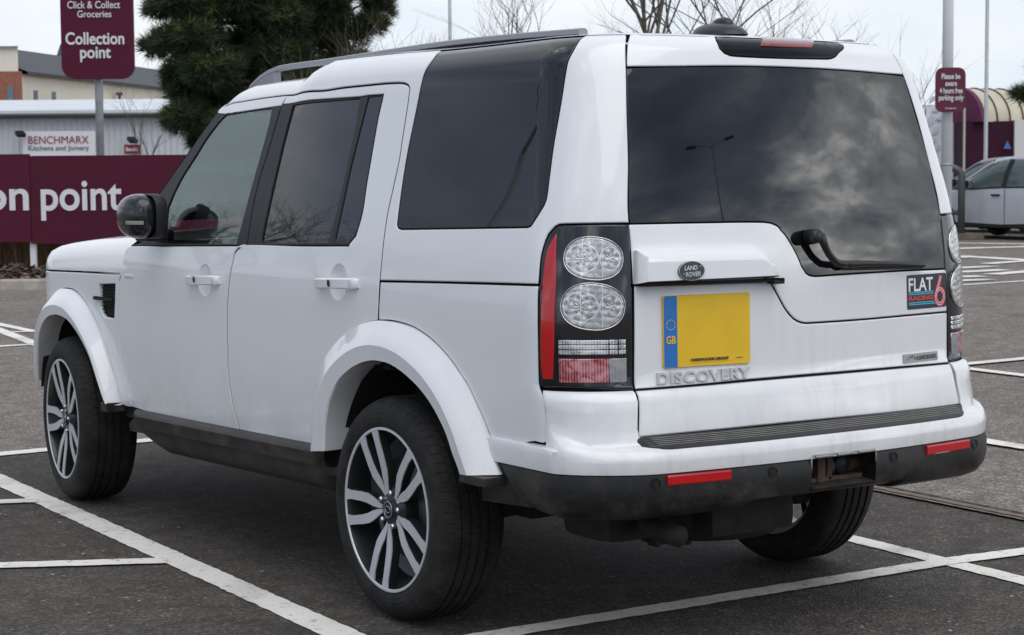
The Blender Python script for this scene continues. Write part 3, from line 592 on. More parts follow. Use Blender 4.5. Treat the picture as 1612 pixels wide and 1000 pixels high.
def skin(mir):
    d = panel('front_door', PAINT, car, [dict(loop=door_low, holes=[circ(*D['scoopF'][0])]), dict(loop=door_top, gap=.0018)], mir)
    panel('window_frame', BLACKM, d, [dict(loop=FS, holes=[D['front_glass']], depth=.001, gap=.0005, edge=.0025)], mir)
    panel('window', GLASSC, d, [dict(loop=D['front_glass'], depth=.006, gap=-.002, edge=.001, wall=.003)], mir)
    e = panel('rear_door', PAINT, car, [dict(loop=rear_door, holes=[circ(*D['scoopR'][0])])], mir)
    panel('window_frame', BLACKM, e, [dict(loop=RSH, holes=[D['rear_glass'], D['rear_small_glass']], depth=.001, gap=.0005, edge=.0025)], mir)
    panel('window', GLASSD, e, [dict(loop=D['rear_glass'], depth=.007, gap=-.002, edge=.001, wall=.003)], mir)
    panel('window', GLASSD, e, [dict(loop=D['rear_small_glass'], depth=.005, gap=-.002, edge=.001, wall=.003)], mir)
    panel('body_side', PAINT, car, [dict(loop=side_up, grid=.032), dict(loop=side_low, depth=.0025)], mir)
    qt = [(1.56, 1.905)] + [Q[0]] + list(reversed(Q[4:])) + [Q[3], (.800, 1.905)]
    q = panel('quarter_window', [GLASSD, BLACKM], car, [dict(loop=qt, depth=.003, gap=.0012, edge=.0025, wall=.010, grid=.022)], mir)
    f = panel('front_wing', PAINT, car, [dict(loop=fend, holes=[D['vent']], edge=.005)], mir)
    g = panel('side_vent', DARK, f, [dict(loop=D['vent'], depth=.022, gap=-.002, wall=.03)], mir)
    mb = MB(); vu0, vu1 = 4.0, 4.175
    for i in range(9):                                # honeycomb bars of the vent
        v = .862+i*.0155; us_ = [3.99+k*.0185 for k in range(11)]
        mb.tube([Vector(P(u, v+.003*(k % 2)))-Pn(u, v)*.012 for k, u in enumerate(us_) if u < 4.185-(.985-v)*.12+.02], .0022, n=5)
    mb.build('vent_grille', mat('vent_black', (.010, .010, .011), .6, spec=.2), f, mirror=mir)
    bx = MB(); vb = D['vent_bar']
    rows = [[Vector(P(u, v))+Pn(u, v)*l for (u, v, l) in ((vb[i][0], vb[i][1], 0.0), (vb[i][0], vb[i][1], .012), (vb[3-i][0], vb[3-i][1], .012), (vb[3-i][0], vb[3-i][1], 0))] for i in (0, 1)]
    bx.strip(rows, closed=True, smooth=False); bx.add(rows[0], [(0, 1, 2, 3)], smooth=False); bx.add(rows[1], [(3, 2, 1, 0)], smooth=False)
    bx.build('vent_bar', MAT['vent_black'], f, mirror=mir)
    panel('side_repeater', mat('clear_plastic', (.62, .63, .64), .18, coat=.8), f if False else d, [dict(loop=D['repeater'], depth=-.004, gap=.0005, wall=.006, step=.006)], mir)
both(skin)

# roof: the skin carried on over the top
def roof():
    mb = MB(); NN = []
    vsn = [1.903, 1.92, 1.95, 2.0, 2.06, 2.13, 2.2, 2.28, 2.36, 2.44, 2.5, 2.54]
    us_ = [-2.9+5.8*i/160 for i in range(161)]
    rows = [[Vector(P(u, v)) for u in us_] for v in vsn]
    mb.strip(rows); NN = [tuple(Pn(u, v)) for v in vsn for u in us_]
    o = mb.build('roof', PAINT, car, fix=True)
roof()

# windscreen and pillars' inner faces
def screen():
    fr = D['Apil']; ptsL = [Vector(P(u, v)) for u, v in fr[:7]]
    mb = MB(); rows = []
    for p in ptsL:
        rows.append([Vector((p.x*(1-2*k/16), p.y+.16*(1-(1-2*k/16)**2), p.z+.01*(1-(1-2*k/16)**2))) for k in range(17)])
    mb.strip(rows); mb.build('windscreen', GLASSC, car)
    hp = MB(); a = [(2.9, 1.903), (2.965, 1.868), (3.03, 1.82), (3.09, 1.765), tF[-1]]
    rows = []
    for u, v in a:
        p = Vector(P(u, v)); rows.append([Vector((p.x*(1-2*k/16), p.y+.16*(1-(1-2*k/16)**2)*(1 if (u, v) != a[0] else .0), p.z+.035*(1-(1-2*k/16)**2))) for k in range(17)])
    hp.strip(rows); hp.build('roof_header', PAINT, car)
screen()

# bonnet
def bonnet():
    mb = MB(); rows = []
    ys = [2.225+i*(3.70-2.225)/30 for i in range(31)]
    for y in ys:
        t = (y-2.225)/1.475
        p0 = Vector(P(Uy(y, 1.03), 1.030)); hw = -p0.x; zc = D_cut(y)
        ztop = 1.200-.080*t-.075*t**5
        sec = [(hw, zc+.004), (hw-.002, zc+.03), (hw-.010, zc+(ztop-zc)*.50), (hw-.028, zc+(ztop-zc)*.76), (hw-.065, zc+(ztop-zc)*.93), (hw-.12, ztop+.004), (hw-.24, ztop+.016), (hw*.5, ztop+.030), (0, ztop+.036)]
        if t > .90:
            k = (t-.90)/.10; sec = [(a, zc+(b-zc)*(1-.6*k*k)) for a, b in sec]
        rows.append([Vector((-a, y, b)) for a, b in sec]+[Vector((a, y, b)) for a, b in sec[-2::-1]])
    mb.strip(rows)
    e0 = rows[-1]; mb.strip([e0, [Vector((p.x, p.y+.012, p.z-.05)) for p in e0]])
    mb.build('bonnet', PAINT, car)
    g = MB(); bar = MB()
    # shut-line filler and scuttle
    bar.box((0, 2.15, 1.16), (1.66, .20, .05)); bar.build('scuttle', BLACKM, car)
def D_cut(y): 
    return 1.0432-.0247*(y-2.28)
bonnet()
# front end
def front_end():
    mb = MB(); u = 5.30; n = 13
    rows = []
    for v in (.50, .62, .8, 1.0, 1.05):
        a = Vector(P(u, v)); x = -a.x; y = a.y
        rows.append([Vector((-x*(1-2*k/20), y+.12*(1-abs(1-2*k/20)**2.4), v)) for k in range(21)])
    mb.strip(rows); mb.build('front_bumper', PAINT, car)
front_end()
# inner shell: dark behind the seams
def shell():
    mb = MB()
    vsn = [.42, .6, .8, 1.0, 1.14]
    us_ = [-5.3+10.6*i/140 for i in range(141)]
    def keep(u, v):
        y = P(abs(u), v)[1]
        return not ((y < -.45 and v < .60) or (y > 3.2 and v < .62) or (y > 2.15 and v > .97) or (abs(y) < .50 and v < .98) or (abs(y-2.885) < .52 and v < .98))
    V = {}; 
    for i, u in enumerate(us_):
        for j, v in enumerate(vsn):
            V[i, j] = Vector(P(u, v))-Pn(u, v)*.026
    idx = {}; vl = []
    for k, p in V.items(): idx[k] = len(vl); vl.append(p)
    Fs = []
    for i in range(140):
        for j in range(4):
            if keep((us_[i]+us_[i+1])/2, (vsn[j]+vsn[j+1])/2): Fs.append((idx[i, j], idx[i+1, j], idx[i+1, j+1], idx[i, j+1]))
    mb.add(vl, Fs)
    for s in (-1, 1):                                  # backing of the upper seams
        for (ua, ub, va, vb) in ((.66, 1.0, 1.16, 1.88), (1.55, 1.93, 1.16, 1.84), (2.62, 2.80, 1.16, 1.78)):
            rows = [[Vector(P(s*(ua+(ub-ua)*i/6+(0 if ua < .7 else (1.30-v)*.30*1.0)), v))-Pn(s*(ua+.05), v)*.03 for i in range(7)] for v in [va+(vb-va)*k/8 for k in range(9)]]
            mb.strip(rows)
    mb.build('inner_shell', DARK, car)
shell()
# ------------------------------------------------------------------ wheel-arch flares, sills
def y_of(u, v): return P(u, v)[1]
def arc_resample(pts, n):
    L_ = [0]
    for a, b in zip(pts, pts[1:]): L_.append(L_[-1]+(Vector(b)-Vector(a)).length)
    r = []
    for k in range(n):
        t = L_[-1]*k/(n-1); i = 0
        while i < len(L_)-2 and t > L_[i+1]: i += 1
        q = (t-L_[i])/max(L_[i+1]-L_[i], 1e-9); r.append(Vector(pts[i]).lerp(Vector(pts[i+1]), q))
    return r
def flare(mir, outer, inner, name, dx_front=0.0):
    n = 56
    o = arc_resample(catmull(outer, .02, 60, False), n); i_ = arc_resample(catmull(inner, .02, 60, False), n)
    rows = []
    for a, b in zip(o, i_):
        p = Vector(P(a.x, a.y)); nn = Pn(a.x, a.y)
        bx = dx_front(b.x)
        q = Vector((bx, b.x, b.y)); x_in = bx
        mid = p.lerp(q, .54); mid.x = bx-.004
        rows.append([p-nn*.012, p+nn*.007, p+nn*.0105, p.lerp(mid, .5)+Vector((-.005, 0, 0)), mid-(mid-p).normalized()*.010+Vector((-.0005, 0, 0)), mid+(q-mid).normalized()*.010+Vector((-.002, 0, 0)), q.lerp(mid, .12), q, q+Vector((.006, (q.y-(-.03 if q.y < 1.5 else 2.9))*-.012, 0)), q+Vector((.055, 0, 0)), q+Vector((.10, 0, .0))])
    mb = MB(); mb.strip(rows); ob = mb.build(name, PAINT, car, mirror=mir); smooth_by_angle(ob, 24)
    return ob, rows
def fl(mir):
    flare(mir, D['archRo'], D['archRi'], 'wheel_arch', lambda y: -.951)
    A = D['archFo']; uc = 4.5596
    outF = A + [(2*uc-u, v) for u, v in A[::-1] if u < uc-.02]
    outF = [p for p in outF]
    I = D['archFi'][:6]; yc = 2.878
    innF = I + [(2*yc-y, z) for y, z in I[::-1]]
    innF = innF
    flare(mir, outF, innF, 'wheel_arch', lambda y: -.952+.45*max(0, y-2.95)**2)
    # black end pieces of the flares
    for (y0, y1, z0, z1) in ((-.612, -.470, .520, .548), (2.33, 2.40, .45, .490)):
        mb = MB(); mb.box((-.905, (y0+y1)/2, (z0+z1)/2), (.088, y1-y0, z1-z0), bev=.006); mb.build('arch_end_cap', PLAST, car, mirror=mir)
both(fl)
def sill(mir):
    mb = MB(); rows = []
    for k in range(41):
        y = .475+(2.155-.475)*k/40
        zt = .517-.038*(y-.475)/1.65
        xs_ = P(Uy(y, .52), .52)[0]
        e = 1.0 if 1 < k < 39 else (0.35 if k in (0, 40) else .8)
        rows.append([Vector((xs_+.012, y, zt+.002)), Vector((xs_-.008*e, y, zt-.002)), Vector((xs_-.030*e, y, zt-.012)), Vector((xs_-.036*e, y, zt-.022)), Vector((xs_-.030*e, y, zt-.055)), Vector((xs_-.018*e, y, zt-.072)), Vector((xs_+.03, y, zt-.078)), Vector((xs_+.05, y, zt-.085))])
    mb.strip(rows)
    for r in (rows[0], rows[-1]): mb.add(r+[Vector((-.80, r[0].y, r[0].z)), Vector((-.80, r[0].y, r[-1].z))], [tuple(range(8))+(9, 8)])
    o = mb.build('sill_moulding', PLAST, car, mirror=mir); smooth_by_angle(o, 30)
    m2 = MB(); rows = []
    for k in range(25):
        y = .40+(2.30-.40)*k/24; f = min(1, min(k, 24-k)/3.0)
        zt = .440-.038*(y-.475)/1.65
        rows.append([Vector((-.845, y, zt+.02)), Vector((-.862, y, zt)), Vector((-.858, y, zt-.03)), Vector((-.838, y, zt-.06*f-.01)), Vector((-.78, y, zt-.10*f-.01)), Vector((-.60, y, zt-.11*f-.01))])
    m2.strip(rows); o = m2.build('lower_sill', mat('sill_dirt', (.045, .040, .036), .75, var=.45, vscale=9), car, mirror=mir); smooth_by_angle(o, 40)
both(sill)

# ------------------------------------------------------------------ rear bumper
def bump_curve(s, off=0.0, hw=.938, yr=-1.115):
    """plan of the outer bumper face; s = 0 centre .. 1 front end by the arch (left side, mirrored for s < 0)"""
    sg = 1 if s >= 0 else -1; s = abs(s)
    xe = .64; ye = yr+.11*xe*xe
    if s < .42:
        x = xe*s/.42; y = yr+.11*x*x; n = Vector((-.22*x*-1, -1))
        n = Vector((.22*x, -1.0))
    elif s < .74:
        t = (s-.42)/.32; k = .46
        p0 = Vector((xe, ye)); p3 = Vector((.888, -.86)); p1 = p0+Vector((1, .141))*.095; p2 = p3+Vector((.0, -1))*.075
        q = p0*(1-t)**3+p1*3*t*(1-t)**2+p2*3*t*t*(1-t)+p3*t**3
        d = (p1-p0)*(1-t)**2+(p2-p1)*2*t*(1-t)+(p3-p2)*t*t
        x, y = q; n = Vector((d.y, -d.x))
    else:
        t = (s-.74)/.26; x = .888+.002*t; y = -.86+t*(.86-.52); n = Vector((1, -.01))
    n.normalize()
    return -sg*(x+n.x*off), y+n.y*off, Vector((-sg*n.x, n.y, 0))
def bumper():
    S_ = [-1+2*i/200 for i in range(201)]
    mb = MB(); rows = []
    def inner_pt(s, z):                        # body wall the shelf runs back to
        a = abs(s); sg = 1 if s >= 0 else -1
        if a < .42: u = .645*a/.42
        elif a < .74: u = UC+UA*(a-.42)/.32
        else: u = US+(a-.74)/.26*.24
        return Vector(P(sg*u, z))
    for s in S_:
        x, y, n = bump_curve(s); a = abs(s)
        o = lambda off, z: Vector((bump_curve(s, off)[0], bump_curve(s, off)[1], z))
        ip = inner_pt(s, .70); ou = o(-.012, .655)
        # shelf at the rear fades into a flush side
        k = max(0.0, min(1.0, (a-.56)/.12)); k = k*k*(3-2*k)
        zsh = .668-.004*a
        top = inner_pt(s, .825 if a > .425 else .70)
        if a <= .425: top = inner_pt(s, .66)+Vector((0, .02, -.02))
        w1 = inner_pt(s, .70); w1f = inner_pt(s, .76)
        gap_d = (Vector((ou.x, ou.y, 0))-Vector((w1.x, w1.y, 0)))
        A = w1f if a > .425 else top
        B = Vector((w1.x, w1.y, .715 if a > .425 else .662)); Cc = Vector((w1.x, w1.y, zsh+.012))+gap_d*.10; Dd = Vector((w1.x, w1.y, zsh))+gap_d*.28
        E_ = Vector((w1.x, w1.y, zsh-.005))+gap_d*.80; F_ = o(-.010, zsh-.012); G_ = o(0, zsh-.030); H = o(.002, .625); I = o(.0, .592); J = o(-.010, .588)
        if a > .425:
            # smooth side: blend to a plain wall
            def wall(z): 
                p = inner_pt(s, max(z, .68)); q = o(0, z); f = max(0, min(1, (.712-z)/.06)); f = f*f*(3-2*f); return p.lerp(q, f) if z > .60 else q
            B = B.lerp(wall(.735), k); Cc = Cc.lerp(wall(.71), k); Dd = Dd.lerp(wall(.69), k); E_ = E_.lerp(wall(.672), k); F_ = F_.lerp(wall(.655), k); G_ = G_.lerp(wall(.64), k)
            A = A.lerp(wall(.77), k)
            top = inner_pt(s, .825)-inner_pt(s, .825).normalized()*0
            # bevelled ledge under the lamp
            T0 = inner_pt(s, .824)-Vector((n.x, n.y, 0))*.010; T1 = inner_pt(s, .818); T2 = inner_pt(s, .793)+Vector((n.x, n.y, 0))*.004
            if a > .70:
                vmax = .668 if a > .735 else None
            row = [T0, T1, T2, A, B, Cc, Dd, E_, F_, G_, H, I, J]
        else:
            row = [top+Vector((0, .03, 0)), top+Vector((0, .025, 0)), top+Vector((0, .02, 0)), top, B, Cc, Dd, E_, F_, G_, H, I, J]
        if a > .681:                              # the quarter panel stands above the bumper here
            zc = .664
            row = [Vector((p.x, p.y, min(p.z, zc-.0004*i))) for i, p in enumerate(row)]
            for i in range(6):
                q = inner_pt(s, .668); row[i] = Vector((q.x+.012*(1 if s > 0 else -1) if i < 3 else q.x, q.y, zc-.0003*i))
        rows.append(row)
    mb.strip(rows); b = mb.build('rear_bumper', PAINT, car); smooth_by_angle(b, 50)
    # black lower skirt with the tow-cover opening in the middle
    sk = MB(); sec = lambda s: [(-.010, .590), (-.002, .588), (.004, .560), (.004, .520), (-.004, .490), (-.022, .466), (-.055, .452), (-.12, .446)]
    for (sa, sb) in ((-.93, -.112), (-.112, .0655), (.0655, .93)):
        rows = []; n_ = 90; mid_ = abs(sa+sb) < .1
        for i in range(n_+1):
            s = sa+(sb-sa)*i/n_; a = abs(s)
            lift = 0.03*max(0, (a-.80)/.2)**2+(.012 if a < .2 else .0)
            up = .030*max(0.0, 1-a/.5)*1.0
            sl_ = lambda z: s*(1-.12*max(0, (.59-z)/.14)*max(0, (a-.70)/.23)**1.5)
            rows.append([Vector((bump_curve(sl_(z), off)[0], bump_curve(sl_(z), off)[1], (min(z, .500) if mid_ else z)+(lift if z < .47 else 0)+up*(0 if z > .47 else .4))) for off, z in sec(s)])
        sk.strip(rows)
        for r in (rows[0], rows[-1]): sk.add(r+[Vector((r[0].x, r[0].y+.12, r[0].z)), Vector((r[0].x, r[0].y+.12, r[-1].z))], [tuple(range(8))+(9, 8)])
    o = sk.build('bumper_skirt', PLAST, b); smooth_by_angle(o, 35)
    # opening: frame, dark box, tow bar parts
    fr = MB(); L_, R_ = -.112, .0655; nn = 16
    def bp(s, off, z): q = bump_curve(s, off); return Vector((q[0], q[1], z))
    fr.strip([[bp(L_+(R_-L_)*i/nn, -.004, .4995), bp(L_+(R_-L_)*i/nn, -.06, .508)] for i in range(nn+1)])
    for e_ in (L_, R_): fr.strip([[bp(e_, .002, z), bp(e_, -.06, z)] for z in (.500, .54, .589)])
    o = fr.build('tow_opening', PLAST, b)
    tb = MB(); xa, xb = bump_curve(L_)[0], bump_curve(R_)[0]; x0, x1 = min(xa, xb), max(xa, xb)
    tb.box(((x0+x1)/2, -.955, .53), (x1-x0+.04, .02, .14)); tb.box(((x0+x1)/2, -1.03, .597), (x1-x0+.04, .15, .01)); tb.build('tow_recess', DARK, b)
    t2 = MB(); t2.tube([(x0, -1.02, .545), (x1, -1.02, .545)], .026, n=12); t2.box(((x0+x1)/2, -1.035, .512), (x1-x0-.01, .05, .012)); t2.box((x0+.09, -1.03, .54), (.03, .07, .085)); pass
    t2.box((x0+.13, -1.03, .545), (.022, .06, .08), bev=.006)
    t2.build('tow_bar', RUST, b)
    t3 = MB(); t3.lathe([(-.035, 0), (-.03, .026), (-.025, .032), (.02, .032), (.03, .028), (.03, 0)], (x1-.075, -1.020, .548), 'y', 20); t3.tube([(x1-.075, -1.02, .548), (x1-.13, -1.01, .544)], .020); t3.build('tow_socket', BLACKM, b)
    cl = MB()
    for k in range(3):
        cl.tube([bp(L_+(R_-L_)*(k*.33+.03), .004, .596), bp(L_+(R_-L_)*(k*.33+.28), .004, .596)], .004, n=6)
    cl.tube([bp(L_, .003, .560), bp(L_, .003, .585), bp(L_+.004, .003, .599), bp(R_-.004, .003, .602), bp(R_, .003, .59), bp(R_, .003, .56)], .0028, n=6)
    cl.build('cover_edge', mat('grey_clip', (.30, .31, .31), .4), b)
    # reflectors and parking sensors
    def s_of_x(x): return x/.64*.42
    for sg in (-1, 1):
        q = MB(); rows = []
        for i in range(15):
            s = sg*(s_of_x(.405)+(s_of_x(.622)-s_of_x(.405))*i/14)
            rows.append([bp(s, -.004, .594-.003), bp(s, .006, .5925-.0), bp(s, .009, .588), bp(s, .009, .566), bp(s, .006, .562), bp(s, -.004, .562)])
        rows = [[p-Vector((0, 0, .006)) for p in r] for r in rows]
        q.strip(rows); q.add(rows[0], [tuple(range(6))]); q.add(rows[-1], [tuple(range(5, -1, -1))])
        o = q.build('reflector', REDL, b); smooth_by_angle(o, 30)
        for xs_ in (.25, .655):
            if xs_ < .64: s = sg*s_of_x(xs_)
            else: s = sg*(.42+.02)
            c = bp(s, .003, .565); n = bump_curve(s)[2]
            q = MB(); pr = [(0.0, .0), (.002, .0), (.002, .011), (.0005, .012), (.0005, .0135), (.003, .014), (.003, .0165), (-.004, .018)]
            t_ = Vector((0, 0, 1)); a_ = n.cross(t_).normalized()
            V = []; Fs = []; m_ = 20
            for k in range(m_):
                for off, r in pr: V.append(c+n*off+(a_*cos(2*pi*k/m_)+t_*sin(2*pi*k/m_))*r)
            for k in range(m_):
                for i in range(len(pr)-1): Fs.append((k*8+i, k*8+i+1, ((k+1) % m_)*8+i+1, ((k+1) % m_)*8+i))
            q.add(V, Fs, 0, False); q.build('parking_sensor', PLAST, b)
    # ribbed tread plate on the step
    tr = MB(); rows = []
    for i in range(61):
        s = -.437+.874*i/60; a = abs(s)
        inn = inner_pt(s, .69); x, y, n = bump_curve(s, -.016)
        e = max(0.0, (a-.395)/.042)
        out_ = Vector((x, y, 0)).lerp(Vector((inn.x, inn.y, 0)), min(1, e*e)*.88)
        g = Vector((inn.x, inn.y+.0, 0)); prof = []
        zb = .671-.004*a
        nr = 6
        prof.append((0, .024)); 
        for k in range(nr):
            hb = .026*(1-k/nr); prof += [(.03+k*.14, hb-.004), (.045+k*.14, hb+.002), (.115+k*.14, hb), (.13+k*.14, hb-.006)]
        prof += [(.90, .004), (.96, .002), (1.0, -.006), (1.01, -.024)]
        rows.append([Vector((g.x+(out_.x-g.x)*t, g.y+(out_.y-g.y)*t, zb-.004+h)) for t, h in prof])
    tr.strip(rows); o = tr.build('tread_plate', mat('ribbed_rubber', (.026, .027, .029), .42), b); smooth_by_angle(o, 25)
    rib_hl_ = MB()  # painted highlights: paler strips laid along the rib tops
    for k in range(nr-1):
        j = 1+k*4+4; rib_hl_.strip([[r[j+1]+Vector((0, 0, .0008)), r[j+1].lerp(r[j+2], .55)+Vector((0, 0, .0008))] for r in rows[2:-2]])
    rib_hl_.build('painted_rib_highlights', mat('rib_highlight', (.24, .23, .21), .7, var=.3, vscale=18), b)
bumper()

# ------------------------------------------------------------------ tail lamps
def lens_mat():
    mt, n, l, b = node_mat('clear_lamp_lens')
    uv = n.new('ShaderNodeUVMap'); s = n.new('ShaderNodeSeparateXYZ'); l.new(uv.outputs[0], s.inputs[0])
    x, y = s.outputs[0], s.outputs[1]
    def ring(cx_, cy_, k):
        dx = mathn(n, l, 'SUBTRACT', x, cx_); dy = mathn(n, l, 'MULTIPLY', mathn(n, l, 'SUBTRACT', y, cy_), k)
        return mathn(n, l, 'SQRT', mathn(n, l, 'ADD', mathn(n, l, 'MULTIPLY', dx, dx), mathn(n, l, 'MULTIPLY', dy, dy))), mathn(n, l, 'ARCTAN2', dy, dx)
    r1, a1 = ring(-.38, 0, 1.0); r2, a2 = ring(.55, -.02, .75)
    near = mathn(n, l, 'LESS_THAN', r1, .55); far = mathn(n, l, 'LESS_THAN', r2, .34)
    # facets: steps in angle and radius on the big reflector, a smaller one to the right, fine flutes between
    fac = mathn(n, l, 'MULTIPLY', mathn(n, l, 'SINE', mathn(n, l, 'MULTIPLY', a1, 8.0)), mathn(n, l, 'SINE', mathn(n, l, 'MULTIPLY', r1, 15.0)))
    fac2 = mathn(n, l, 'MULTIPLY', mathn(n, l, 'SINE', mathn(n, l, 'MULTIPLY', a2, 6.0)), mathn(n, l, 'SINE', mathn(n, l, 'MULTIPLY', r2, 20.0)))
    flu = mathn(n, l, 'SINE', mathn(n, l, 'MULTIPLY_ADD', y, 24.0, mathn(n, l, 'MULTIPLY', x, 4.0)))
    h = mathn(n, l, 'ADD', mathn(n, l, 'MULTIPLY', near, fac), mathn(n, l, 'ADD', mathn(n, l, 'MULTIPLY', far, fac2), mathn(n, l, 'MULTIPLY', flu, .25)))
    bp = nd(n, 'ShaderNodeBump', Strength=.22, Distance=.003); l.new(h, bp.inputs['Height']); l.new(bp.outputs[0], b.inputs['Normal'])
    def lin(v, c0, w_): return mathn(n, l, 'LESS_THAN', mathn(n, l, 'ABSOLUTE', mathn(n, l, 'SUBTRACT', v, c0)), w_)
    ns = nd(n, 'ShaderNodeTexNoise', Scale=5.0, Detail=3.0, Distortion=1.5); l.new(uv.outputs[0], ns.inputs['Vector'])
    base = rampn(n, l, mathn(n, l, 'ADD', mathn(n, l, 'MULTIPLY', h, .16), ns.outputs[0]), [(.28, .24), (.46, .44), (.60, .58), (.75, .78)])
    ln = mathn(n, l, 'MAXIMUM', mathn(n, l, 'MAXIMUM', lin(r1, .55, .018), lin(r1, .30, .016)), mathn(n, l, 'MAXIMUM', mathn(n, l, 'MAXIMUM', lin(r2, .34, .016), lin(x, -.38, .012)), mathn(n, l, 'MAXIMUM', lin(y, 0.0, .012), lin(x, .30, .014))))
    l.new(mixc(n, l, mathn(n, l, 'MULTIPLY', ln, .8), base, (.90, .91, .92)), b.inputs['Base Color'])
    b.inputs['Metallic'].default_value = .45; b.inputs['Roughness'].default_value = .25; b.inputs['Coat Weight'].default_value = 1.0; b.inputs['Coat Roughness'].default_value = .02
    return mt
LENS = lens_mat()
def block_mat(name, ca, cb):
    mt, n, l, b = node_mat(name)
    uv = n.new('ShaderNodeUVMap'); s = n.new('ShaderNodeSeparateXYZ'); l.new(uv.outputs[0], s.inputs[0])
    w1 = mathn(n, l, 'SINE', mathn(n, l, 'MULTIPLY', s.outputs[0], 900.0)); ns = nd(n, 'ShaderNodeTexNoise', Scale=24.0, Detail=3.0, Distortion=1.0); l.new(uv.outputs[0], ns.inputs['Vector'])
    f = mathn(n, l, 'MULTIPLY_ADD', w1, .10, ns.outputs[0]); fr = rampn(n, l, f, [(.34, 0.0), (.62, 1.0)])
    l.new(mixc(n, l, fr, ca, cb), b.inputs['Base Color']); bp = nd(n, 'ShaderNodeBump', Strength=.4, Distance=.003); l.new(f, bp.inputs['Height']); l.new(bp.outputs[0], b.inputs['Normal'])
    b.inputs['Metallic'].default_value = .4; b.inputs['Roughness'].default_value = .2; b.inputs['Coat Weight'].default_value = 1.0
    return mt
BLK_C = block_mat('clear_block_lens', (.30, .31, .32), (.85, .86, .87))
BLK_R = block_mat('red_block_lens', (.30, .010, .025), (.74, .36, .38))
BLK_G = block_mat('grey_block_lens', (.30, .31, .32), (.42, .43, .44))
def blob(u0, v0, a, b, n=40, sq=2.25, rot=0.12):
    r = []
    for k in range(n):
        t = 2*pi*k/n; c, s = cos(t), sin(t)
        x = a*abs(c)**(2/sq)*(1 if c > 0 else -1); y = b*abs(s)**(2/sq)*(1 if s > 0 else -1)
        r.append((u0+x*cos(rot)-y*sin(rot), v0+x*sin(rot)+y*cos(rot)))
    return r
def lamp(mir):
    lp = panel('tail_lamp', BLACKG, car, [dict(loop=D['lamp'], depth=-.001, gap=.0012, edge=.006)], mir)
    panel('red_strip', REDL, lp, [dict(loop=D['lamp_red'], depth=-.0035, gap=0, edge=.0025, wall=.004)], mir)
    u0, v0 = .869, 1.122
    for (cu, cv), a, b in ((D['lamp_c1'][0], .0745, .0605), (D['lamp_c2'][0], .0770, .0665)):
        bl = blob(cu, cv, a, b, rot=.14)
        panel('round_lens', LENS, lp, [dict(loop=bl, depth=-.006, gap=0, edge=.006, wall=.008, grid=.012, step=.008, uvf=lambda u, v, cu=cu, cv=cv, a=a: ((cu-u)/a, (v-cv)/a))], mir)
        rm = MB(); bo = blob(cu, cv, a+.001, b+.001, n=60, rot=.14)
        rm.tube([Vector(P(u, v))+Pn(u, v)*.003 for u, v in bo+[bo[0]]], .0018, n=6, cap=False); rm.build('lens_rim', CHROME, lp, mirror=mir)
    (ua, va), (ub, vb) = D['lamp_r1'][0], D['lamp_r1'][2]; 
    def rect(u0, u1, v0, v1): return [(u0, v0), (u1, v0), (u1, v1), (u0, v1)]
    us_ = [ub, ub+(ua-ub)*.115, ub+(ua-ub)*.255, ua]; h = (va-vb)
    ps = []
    for i in range(3):
        for j in range(3):
            ps.append(dict(loop=rect(us_[i]+.0012, us_[i+1]-.0012, vb+h*(j/3)+.0012, vb+h*((j+1)/3)-.0012), depth=-.004, gap=0, edge=.002, wall=.004, corner=20))
    panel('reversing_lens', BLK_C, lp, ps, mir)
    (ua, va), (ub, vb) = D['lamp_r2'][0], D['lamp_r2'][2]
    m_ = ub+(ua-ub)*.265
    panel('fog_lens', BLK_R, lp, [dict(loop=rect(m_, ua, vb, va), depth=-.004, gap=0, edge=.002, wall=.004)], mir)
    panel('fog_lens', BLK_G, lp, [dict(loop=rect(ub, m_-.001, vb, va), depth=-.004, gap=0, edge=.002, wall=.004)], mir)
    c = MB(); p = Vector(P(.8835, 1.125)); n = Pn(.8835, 1.125); c.lathe([(0, 0), (.0, .007)], p+n*.0042, 'x', 12); c.build('side_marker', REDD, lp, mirror=mir)
both(lamp)

